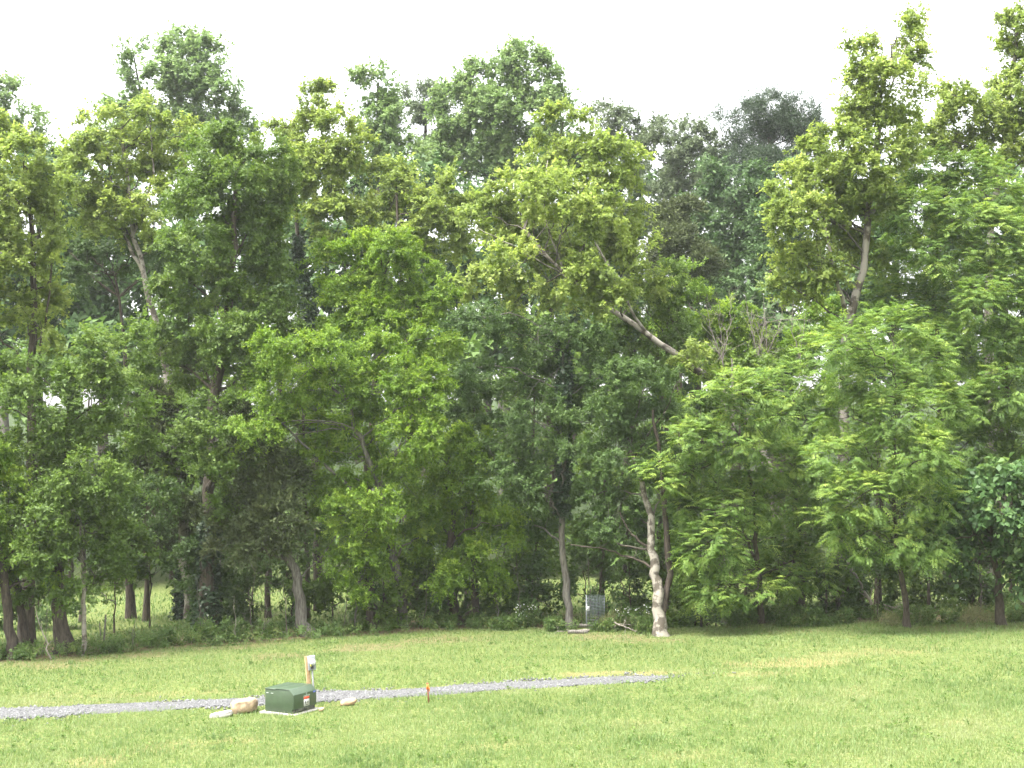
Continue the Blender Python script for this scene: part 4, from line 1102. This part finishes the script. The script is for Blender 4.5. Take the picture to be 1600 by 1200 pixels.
KIND['lowweed'] = dict(L=.14, W=.05, rc=.26, S=8, droop=.1, flat=1.1, tip=.35, bark='brown', mat='weed')
KIND['dryweed'] = dict(L=.26, W=.014, rc=.26, S=6, droop=.0, flat=1.3, upw=1.5, tip=.35, bark='brown', mat='dry')
LEAF['dry'] = leaf_mat('leaf_dry', (.09, .105, .04), (.15, .155, .065), (.24, .22, .11), .3)
for nm, lab, px, py, w, h, kd, n, fl in [
    ('flowering_weed', 'white-flowered weed left of the elm foot', 828, 980, .9, .85, 'lowweed', 9, 46),
    ('flowering_weed', 'pale-flowered weed between the wire cage and the knobby sycamore foot', 992, 984, .8, .85, 'lowweed', 9, 40),
    ('flowering_weed', 'pale-flowered weed on the bank right of the creek hollow', 1122, 972, .7, 1.0, 'lowweed', 8, 34),
    ('flowering_weed', 'pale-topped weed behind the dry grass at right', 1486, 962, .9, .8, 'lowweed', 8, 26),
    ('weed_clump', 'leafy weed clump left of the white-flowered weed', 795, 984, .8, .55, 'lowweed', 9, 0),
    ('weed_clump', 'leafy weed clump at the foot of the elm', 870, 986, .7, .5, 'lowweed', 8, 0),
    ('weed_clump', 'leafy weed clump inside and before the wire cage', 948, 986, .7, .35, 'lowweed', 9, 0),
    ('weed_clump', 'leafy weed clump left of the knobby sycamore foot', 1008, 990, .7, .65, 'lowweed', 9, 0),
    ('weed_clump', 'feathery weed clump right of the ivy-wrapped cedar trunk', 318, 1004, 1.2, .8, 'lowweed', 14, 0),
    ('weed_clump', 'feathery weed clump left of the ivy-wrapped cedar trunk', 248, 1010, 1.3, .7, 'lowweed', 14, 0),
    ('weed_clump', 'feathery weed clump between cedar and shredded trunk', 368, 1002, 1.1, .8, 'lowweed', 12, 0),
    ('weed_clump', 'leafy weed clump left of the shredded trunk foot', 428, 996, 1.0, .6, 'lowweed', 10, 0),
    ('weed_clump', 'leafy weed clump right of the shredded trunk foot', 520, 992, 1.0, .5, 'lowweed', 10, 0),
    ('weed_clump', 'leafy weed clump at the foot of the dark twin trunks', 690, 980, 1.1, .5, 'lowweed', 10, 0),
    ('weed_clump', 'leafy weed clump right of the dark twin trunks', 765, 978, 1.0, .5, 'lowweed', 10, 0),
    ('weed_clump', 'dark weeds spilling over the bank right of the creek hollow', 1165, 976, 1.3, .7, 'lowweed', 14, 0),
    ('weed_clump', 'dark weeds at the foot of the slim walnut stem', 1235, 978, 1.3, .7, 'lowweed', 14, 0),
    ('weed_clump', 'low weeds below the fallen dead boughs', 1310, 975, 1.4, .45, 'lowweed', 12, 0),
    ('weed_clump', 'dark green weeds right of the slim brown walnut stem', 1455, 976, 1.2, .6, 'lowweed', 13, 0),
    ('weed_clump', 'leafy weeds at the foot of the large-leaved tree', 1590, 972, 1.2, .6, 'lowweed', 12, 0),
    ('weed_clump', 'weeds among the leftmost trunks', 28, 1030, 1.2, .5, 'lowweed', 11, 0),
    ('weed_clump', 'weeds right of the slim lichen-spotted trunk', 165, 1020, 1.3, .5, 'lowweed', 12, 0),
    ('weed_clump', 'weeds between the brown and pale grey boxelder trunks', 604, 982, .9, .4, 'lowweed', 8, 0),
    ('dry_grass_clump', 'tall dry grass clump at right before the thin dark stem', 1500, 974, 1.6, .5, 'dryweed', 7, 0),
    ('dry_grass_clump', 'tall dry grass beside the large-leaved tree trunk', 1538, 972, 1.5, .5, 'dryweed', 6, 0),
    ('dry_grass_clump', 'short reddish dry grass by the slim brown walnut stem', 1400, 978, 1.2, .4, 'dryweed', 6, 0),
    ('dry_grass_clump', 'dry grass on the red bank edge', 1145, 966, .9, .6, 'dryweed', 12, 0),
    ('dry_grass_clump', 'dry seed-headed grass right of the wire cage', 968, 984, .8, .6, 'dryweed', 10, 0)]:
    weed_patch(nm, lab, px, py, w, h, kd, n, fl, cat='dry grass' if nm.startswith('dry') else 'weed')

# broad-leaved weeds and clover in the lawn
reseed('clover')
KIND['clover'] = dict(L=.06, W=.045, rc=.14, S=5, droop=.1, flat=.5, tip=.3, bark='brown', mat='weed')
V, tint, nv = leaf_field('clover', LW[0], LW[1], rng.uniform(.08, .2, len(LW[0])), .3)
tag(link('lawn_weeds', mesh_from('lawn_weeds', V, [np.arange(len(V)).reshape(-1, nv)], LEAF['shrub'], tint)), 'broad-leaved weeds and clover dotted through the lawn', 'weeds', kind='stuff')

# knee-high growth between the trunks that nobody could count
reseed('undergrowth')
def edge_pts(n):
    x = rng.uniform(-24, 24, n)
    y = np.interp(x, front_line[:, 0], front_line[:, 1]) + rng.uniform(-.5, 3.2, n) ** 1.0
    k = rng.random(n) < .25 + .9 * fbm(x, y, 1.6, 90) ** 1.5
    hollow = 1.3 * np.exp(-((x - 7.9) / 1.7) ** 2)
    k &= rng.random(n) > hollow
    return x[k], y[k]
ux, uy = edge_pts(1500)
uC = np.stack([ux, uy, gz(ux, uy) + rng.uniform(.05, .38, len(ux))], -1)
uO = norm(np.stack([rng.normal(size=len(ux)), rng.normal(size=len(ux)) - .5, np.full(len(ux), .9)], -1))
V, tint, nv = leaf_field('lowweed', uC, uO, rng.uniform(.16, .34, len(ux)), .42)
tag(link('undergrowth', mesh_from('undergrowth', V, [np.arange(len(V)).reshape(-1, nv)], LEAF['weed'], tint)), 'knee-high green undergrowth between the trunks', 'undergrowth', kind='stuff')

# ================================================================== DEAD WOOD
def twiggy(name, label, paths, r, sub, Y=None, foot=None, bark='dead', cat='dead branch', group=None, sublen=.6, parts=('stem', 'twigs'), updir=None):
    reseed(label)
    p0 = ground_hit(*foot) if Y is None else at(foot[0], foot[1], Y)
    if Y is None:
        Y = p0[1]
    root = tag(link(name, None, loc=p0), label, cat, group)
    a, b = TB(), TB()
    if name == 'bare_sapling':
        b = a
    for pth in paths:
        P = [at(q[0], q[1], Y + (q[2] if len(q) > 2 else 0)) - p0 for q in pth]
        Q = resample(P, max(6, 4 * len(P)), .03)
        n = len(Q)
        rr = np.linspace(r, r * .25, n)
        a.add(Q, rr, 6, .1)
        for _ in range(sub):
            i = rng.integers(1, n - 2)
            t = norm(Q[min(i + 1, n - 1)] - Q[i - 1])
            d = norm(t * .7 + rng.normal(size=3) * (.7, .5, .6) + (np.zeros(3) if updir is None else np.array(updir)))
            L = sublen * rng.uniform(.4, 1.2)
            e = Q[i] + d * L
            T2 = resample([Q[i], Q[i] + d * L * .5 + rng.normal(size=3) * .06 * L, e], 5, .015)
            b.add(T2, np.linspace(rr[i] * .5, .005, 5), 4)
            for _k in range(2):
                j = rng.integers(1, 4)
                d2 = norm(d + rng.normal(size=3) * .6)
                b.add(resample([T2[j], T2[j] + d2 * L * .4], 3, .01), np.linspace(.008, .004, 3), 3)
    a.build(parts[0], BARK[bark], root)
    if b is not a:
        b.build(parts[1], BARK[bark], root)
    return root
twiggy('dead_tree', 'bare grey dead treetop showing twigs above the light-green thicket', [[(1205, 640), (1200, 560), (1192, 460)], [(1195, 600), (1175, 520), (1162, 455)], [(1185, 580), (1215, 520), (1228, 460)], [(1180, 620), (1186, 540), (1200, 470)]], .028, 22, Y=70, foot=(1195, 720), cat='dead tree', sublen=1.1, parts=('trunk', 'branches'), updir=(0, 0, .5))
twiggy('dead_tree', 'second bare grey dead stem left of the bare treetop', [[(1135, 660), (1130, 570), (1122, 470)], [(1130, 570), (1112, 520), (1104, 475)], [(1130, 560), (1142, 500), (1140, 450)]], .028, 14, Y=69, foot=(1135, 720), cat='dead tree', sublen=.9, parts=('trunk', 'branches'), updir=(0, 0, .4))
twiggy('dead_tree', 'third bare dead stem between the bare treetop and the forked sycamore', [[(1245, 640), (1250, 560), (1262, 470)], [(1250, 560), (1235, 510), (1240, 465)]], .026, 14, Y=69.5, foot=(1245, 720), cat='dead tree', sublen=.9, parts=('trunk', 'branches'), updir=(0, 0, .4))
twiggy('broken_snag', 'short broken pale snag above the drooping walnut', [[(1146, 680), (1145, 600), (1144, 560)]], .13, 3, Y=66, foot=(1146, 720), cat='snag', sublen=.5)
twiggy('dead_bough', 'grey dead bough leaning between the two slim walnut stems', [[(1362, 945), (1338, 900), (1318, 868, 1), (1300, 850, 1.5)]], .07, 12, foot=(1362, 968), sublen=.8)
twiggy('dead_bough', 'thin dead bough crossing the leaning grey one', [[(1275, 930), (1300, 890, .5), (1325, 862, 1)]], .04, 9, foot=(1275, 962), sublen=.6)
twiggy('fallen_branch', 'bleached fallen branch lying left of the slim brown walnut stem', [[(1380, 944, .2), (1400, 950, 0), (1425, 958, -.2), (1455, 962, -.3)], [(1382, 950, .2), (1400, 960), (1412, 968)]], .022, 12, foot=(1425, 972), sublen=.5)
twiggy('fallen_branch', 'grey fallen limb lying behind the pale-flowered weed by the sycamore foot', [[(960, 972, .3), (985, 984), (1010, 992)]], .035, 8, foot=(985, 990), sublen=.5)
twiggy('fallen_branch', 'thin bleached stick lying left of the wood pile', [[(855, 990), (875, 988), (895, 984)]], .018, 3, foot=(872, 990), sublen=.2)
twiggy('dead_sapling', 'pale dead pole leaning among the leftmost trunks', [[(80, 1030), (68, 990), (52, 946)]], .035, 2, foot=(80, 1031), cat='dead sapling', sublen=.3)
twiggy('bare_vine', 'bare curling vine stems hanging left of the shredded trunk', [[(395, 1000), (388, 940), (400, 900), (385, 860)], [(410, 1000), (418, 950), (405, 910)]], .02, 8, foot=(398, 1002), cat='vine', sublen=.7, bark='limb')
twiggy('dead_sapling', 'thin upright bare sapling right of the ivy-wrapped cedar', [[(368, 1006), (367, 960), (366, 930)]], .016, 4, foot=(368, 1007), cat='dead sapling', sublen=.3)
twiggy('dead_sapling', 'thin bare sapling stem right of the dark twin trunks', [[(780, 980), (774, 930), (776, 890)]], .02, 5, foot=(780, 981), cat='dead sapling', sublen=.4, bark='grey')
twiggy('dead_branch_spray', 'pale thin dead branch against the elm crown beside the forked sycamore', [[(1028, 660), (1045, 630), (1056, 600)]], .03, 3, Y=59.0, foot=(1026, 720), cat='dead branch', sublen=.4)
for lab, px, py, tx, ty, r in [('thin leaning sapling stem between the leftmost trunks', 66, 1026, 74, 940, .02), ('thin sapling stem left of the ivy-wrapped cedar trunk', 205, 1016, 212, 930, .018), ('slim dark stem just right of the ivy-wrapped cedar trunk', 312, 1002, 306, 900, .03),
                              ('slim dark stem left of the shredded trunk', 448, 996, 440, 905, .028), ('slim stem between the shredded and brown trunks', 535, 990, 545, 890, .022), ('slim stem right of the pale grey boxelder trunk', 660, 980, 668, 880, .025), ('slim stem left of the elm trunk', 812, 980, 806, 880, .025),
                              ('slim dark stem behind the wire cage', 921, 978, 917, 860, .022), ('slim dark stem over the creek hollow', 1092, 985, 1100, 890, .03), ('slim stem right of the slim walnut stem', 1290, 968, 1283, 870, .022), ('slim stem left of the large-leaved tree trunk', 1532, 968, 1526, 860, .03), ('slim stem left of the slim brown walnut stem', 1372, 970, 1366, 870, .02)]:
    twiggy('bare_sapling', lab, [[(px, py), ((px + tx) / 2 + 3, (py + ty) / 2), (tx, ty)]], r, 5, foot=(px, py + 1), cat='sapling', sublen=.5, bark='limb', group='slim stems along the wood edge')
for lab, px, py, h, ln in [('grey old fence post right of the slim lichen-spotted trunk', 162, 1016, 1.35, .02), ('second thin metal fence post beside the grey one', 158, 1014, 1.0, -.03)]:
    m = MB()
    g = ground_hit(px, py)
    m.tube(resample([(0, 0, -.2), (ln, 0, h * .5), (ln * 2.5, 0, h)], 6, .006), .035 if 'old' in lab else .02, 7)
    tag(m.build('fence_post', BARK['grey'], loc=g), lab, 'fence post', 'old fence posts')
# wood pile left of the cage
reseed('woodpile')
for lab, px, py, L, r, az, dz in [('split log on top of the small wood pile by the wire cage', 906, 985, .75, .075, .12, .13), ('front log of the small wood pile by the wire cage', 903, 990, .8, .08, -.06, 0), ('pale bark slab of the small wood pile nearest the cage', 912, 988, .5, .06, .3, .02)]:
    m = MB()
    g = ground_hit(px, py)
    d = np.array((math.cos(az), math.sin(az), .03))
    m.tube(resample([-d * L / 2, (0, 0, .02), d * L / 2], 6, .01), np.array([.9, 1, 1, 1.03, 1, .92]) * r, 8)
    m2 = m.build('log', BARK['dead' if 'slab' in lab else 'grey'], loc=g + np.array((0, 0, dz + r * .7)))
    tag(m2, lab, 'log', 'wood pile by the cage')

# ================================================================== THINGS ON THE LAWN
GREEN = simple('green_enamel', (.040, .062, .034), .42, .12, 5, bump=.05, bscale=30, spec=.45)
GREEN2 = simple('green_enamel_lid', (.043, .066, .039), .36, .12, 6, spec=.5)
SILL = simple('stained_steel_sill', (.07, .075, .055), .75, .55, 14, bump=.4, bscale=40)
CONC = simple('weathered_concrete', (.24, .228, .20), .9, .22, 12, bump=.5, bscale=60)
WHITE = simple('white_vinyl', (.55, .55, .53), .5, .03, 20)
RED = simple('red_vinyl', (.55, .07, .03), .5, .1, 20)
BLACK = simple('black_print', (.03, .03, .03), .6, .1, 20)
BLUE = simple('blue_sticker', (.10, .13, .42), .5, .1, 20)
PALEPRINT = simple('pale_print', (.30, .34, .29), .6, .2, 30)
ALU = simple('grey_meter_box', (.24, .25, .265), .5, .06, 10, spec=.5)
GLASSY = simple('meter_dome', (.42, .43, .45), .15, .06, 10, spec=.7)
LUMBER = simple('treated_lumber', (.30, .20, .105), .8, .3, 9, bump=.3, bscale=50)
YEL = simple('yellow_tag', (.62, .58, .10), .6, .1, 20)
ORANGE = simple('orange_flagging', (.62, .15, .02), .6, .1, 20)
STAKE = simple('red_brown_stake', (.17, .06, .035), .8, .25, 20)
PVC = simple('grey_conduit', (.26, .265, .275), .55, .08, 15)

reseed('transformer')
corner = ground_hit(459, 1117)
tr = tag(link('transformer_cabinet', None, loc=corner), 'dark green pad-mounted transformer box with a red and white warning label', 'transformer box')
tr.rotation_euler = (math.radians(.6), math.radians(-2.2), math.radians(60))
Wt, Dt, Ht = .96, .98, .655        # x: along the labelled front, y: depth, z up
m = MB(); m.box((-.12, -.13, -.16), (Wt + .10, Dt + .12, .018)); m.build('concrete_pad', CONC, tr, bevel=.012)
m = MB(); m.box((.03, .018, .0185), (Wt - .03, .06, .115)); sill = m.build('sill', SILL, tr)
def prism(profile, x0, x1):
    n = len(profile)
    V = [(x0, y, z) for y, z in profile] + [(x1, y, z) for y, z in profile]
    fs = [tuple(range(n)), tuple(range(2 * n - 1, n - 1, -1))]
    fs += [(i, i + n, (i + 1) % n + n, (i + 1) % n) for i in range(n)]
    return V, fs
m = MB()
m.add(*prism([(.062, .019), (.062, .116), (.012, .116), (.012, .50), (.165, .630), (Dt, .615), (Dt, .019)], .004, Wt - .004)); m.build('cabinet', GREEN, tr, bevel=.008)
m = MB()   # hinged hood: front plate, chamfer and top in one folded sheet, a little proud of the cabinet
m.add(*prism([(-.006, .122), (-.006, .512), (.158, .655), (.60, .650), (.60, .634), (.163, .638), (.010, .505), (.010, .122)], -.008, Wt + .008)); hood = m.build('hood', GREEN2, tr, bevel=.006)
m = MB(); m.box((-.012, .604, .617), (Wt + .012, Dt + .012, .638)); m.build('top_plate', GREEN2, tr, bevel=.006)
for yy in (.70, .86):
    m = MB(); m.box((-.010, yy, .505), (.004, yy + .07, .522)); m.build('lifting_plug', PALEPRINT, tr, bevel=.003)
lx = .42
m = MB(); m.box((lx, -.0085, .15), (lx + .24, -.0062, .40)); lab_ = m.build('warning_label', WHITE, hood)
m = MB(); m.box((lx, -.011, .335), (lx + .24, -.0087, .40)); m.build('red_band', RED, hood)
for q, (a, b, c, d) in enumerate([(.03, .23, .10, .255), (.15, .19, .24, .20)]):
    pass
m = MB()
for a, b, w_, h_ in [(.055, .215, .035, .075), (.15, .22, .018, .055), (.185, .22, .018, .055), (.05, .175, .16, .012)]:
    m.box((lx + a, -.0108, b), (lx + a + w_, -.0087, b + h_))
o_ = m.build('label_print', BLACK, hood); o_['kind'] = 'stuff'
m = MB()
for i in range(9):
    m.box((lx - .02 + i * .033, -.0092, .41), (lx - .02 + i * .033 + .022, -.0064, .44))
m.box((lx + .10, -.0092, .445), (lx + .112, -.0064, .50)); m.box((lx + .114, -.0092, .488), (lx + .15, -.0064, .50)); m.box((lx + .114, -.0092, .445), (lx + .15, -.0064, .457))
o_ = m.build('stencilled_marking', PALEPRINT, hood); o_['kind'] = 'stuff'
m = MB(); m.box((Wt - .13, -.0085, .452), (Wt - .03, -.0062, .50)); m.build('blue_sticker', BLUE, hood)
m = MB(); m.box((Wt * .5 - .03, .004, .03), (Wt * .5 + .02, .017, .114)); m.build('latch', BLACK, tr, bevel=.004)

# meter post
g = ground_hit(485, 1100)
mp = tag(link('meter_post', None, loc=g), 'wooden post with grey electric meter behind the green transformer box', 'meter post')
mp.rotation_euler = (math.radians(-1), math.radians(-5.0), math.radians(26))
PH = 1.33
m = MB(); m.box((-.055, -.045, -.3), (.055, .045, PH)); m.build('post', LUMBER, mp, bevel=.005)
m = MB(); m.box((-.005, -.145, PH - .39), (.20, -.047, PH + .01)); mbx = m.build('meter_box', ALU, mp, bevel=.01)
m = MB()
ang = np.linspace(0, 2 * math.pi, 17)[:-1]
rings = [(.085, -.146), (.085, -.20), (.076, -.25), (.05, -.275), (.004, -.28)]
V = np.array([(.10 + r * math.cos(a), y, PH - .17 + r * math.sin(a)) for r, y in rings for a in ang])
m.add(V, [(i * 16 + j, i * 16 + (j + 1) % 16, (i + 1) * 16 + (j + 1) % 16, (i + 1) * 16 + j) for i in range(len(rings) - 1) for j in range(16)])
mtr = m.build('meter', GLASSY, mp, smooth=True)
m = MB(); m.tube([(.10, -.15, PH - .17), (.10, -.18, PH - .17)], .098, 18); m.build('meter_ring', ALU, mtr)
m = MB(); m.box((.02, -.205, PH - .285), (.055, -.202, PH - .20)); m.build('seal_tag', YEL, mtr)
m = MB(); m.box((.045, -.20, PH - .345), (.115, -.165, PH - .275)); m.build('lock', BLACK, mtr, bevel=.006)
m = MB(); m.tube([(.10, -.09, PH - .388), (.10, -.085, .6), (.10, -.08, -.2)], .024, 10); m.build('conduit', PVC, mp, smooth=True)

# boulders
def boulder(name, label, px, py, size, rz, mat, seed, sq=.55, flat_top=0.0, sink=.12):
    reseed(seed)
    g = ground_hit(px, py)
    nu, nv_ = 26, 15
    u = np.linspace(0, 2 * math.pi, nu + 1)[:-1]
    v = np.linspace(-math.pi / 2, math.pi / 2, nv_)
    U, W_ = np.meshgrid(u, v)
    f = lambda t: np.sign(t) * np.abs(t) ** sq
    x, y, z = f(np.cos(W_)) * f(np.cos(U)), f(np.cos(W_)) * f(np.sin(U)), f(np.sin(W_))
    s1, s2 = rng.integers(0, 999, 2)
    bump = 1 + (fbm(U * 2 + x, W_ * 3 + z, 1.3, int(s1)) - .5) * .36 + (fbm(U * 5 + y, W_ * 6, .9, int(s2)) - .5) * .12
    x, y, z = x * bump, y * bump, z * (1 + (bump - 1) * .7)
    P = np.stack([x * size[0] / 2, y * size[1] / 2, z * size[2] / 2 + size[2] / 2 - sink * size[2]], -1)
    P[..., 2] += x * size[0] * .08
    P[:, -1] = P[:, -1]
    ca, sa = math.cos(rz), math.sin(rz)
    P = np.stack([P[..., 0] * ca - P[..., 1] * sa, P[..., 0] * sa + P[..., 1] * ca, P[..., 2]], -1)
    idx = np.arange(nv_ - 1)[:, None] * nu
    j = np.arange(nu)[None]
    Fq = np.stack([idx + j, idx + (j + 1) % nu, idx + nu + (j + 1) % nu, idx + nu + j], -1).reshape(-1, 4)
    return tag(link(name, mesh_from(name, P.reshape(-1, 3), [Fq], mat, smooth=True), loc=g), label, 'rock', 'landscape rocks by the transformer')
SAND = simple('tan_sandstone', (.25, .185, .115), .85, .45, 7, bump=1.0, bscale=9)
LIME = simple('pale_limestone', (.33, .315, .285), .85, .15, 6, bump=.5, bscale=14)
PINK = simple('pinkish_sandstone', (.29, .20, .125), .85, .16, 6, bump=.4, bscale=14)
boulder('boulder', 'large tan boulder left of the green transformer box', 381, 1113, (.70, .5, .38), .25, SAND, 'b7', .5, sink=.04)
boulder('slab_rock', 'low whitish slab of rock leaning against the large tan boulder', 345, 1120, (.60, .28, .15), .35, LIME, 'b2', .45, sink=.15)
boulder('boulder', 'small rounded pinkish rock right of the transformer box by the drive', 544, 1102, (.44, .26, .19), .22, PINK, 'b3', .75, sink=.05)
boulder('small_stone', 'little pale stone at the right foot of the transformer box', 502, 1111, (.17, .14, .11), .3, PINK, 'b4', .8)

# survey stake
g = ground_hit(670, 1099)
stk = tag(link('survey_stake', None, loc=g), 'thin red-brown survey stake with orange flagging tape by the drive', 'survey stake')
stk.rotation_euler = (0, math.radians(-4), .3)
m = MB(); m.box((-.02, -.012, -.15), (.02, .012, .57)); m.build('stake', STAKE, stk)
m = MB(); m.box((-.026, -.018, .40), (.026, .018, .53)); m.tube([(.01, -.02, .46), (.035, -.03, .40), (.03, -.035, .33)], .014, 5); m.tube([(-.01, -.02, .5), (-.04, -.03, .44), (-.035, -.03, .38)], .012, 5)
m.build('flagging', ORANGE, stk)

# wire cage
WIRE = simple('galvanised_wire', (.20, .23, .24), .5, .1, 20, metal=.6)
g = ground_hit(931, 982)
cg = tag(link('wire_cage', None, loc=g), 'round galvanised wire cage with a white tag right of the elm foot', 'wire cage')
R_, H_ = .37, 1.33
m = MB()
a = np.linspace(0, 2 * math.pi, 21)
for i in range(12):
    z = .02 + (H_ - .02) * i / 11
    m.tube([(R_ * math.cos(t), R_ * math.sin(t), z) for t in a], .0045, 4, cap=False)
o_ = m.build('ring_wires', WIRE, cg); o_['kind'] = 'stuff'
m = MB()
for t in a[:-1]:
    m.tube([(R_ * math.cos(t), R_ * math.sin(t), -.05), (R_ * math.cos(t + .03), R_ * math.sin(t + .03), H_)], .004, 4)
o_ = m.build('upright_wires', WIRE, cg); o_['kind'] = 'stuff'
m = MB(); m.box((-R_ - .035, -.02, -.2), (-R_ - .005, .02, H_ + .04)); m.build('post', ALU, cg)
m = MB(); m.box((-R_ - .03, -.05, H_ - .62), (-R_ + .11, -.035, H_ - .42)); m.box((-R_ - .03, -.045, H_ - .42), (-R_ + .03, -.038, H_ - .36)); m.build('tag', WHITE, cg)
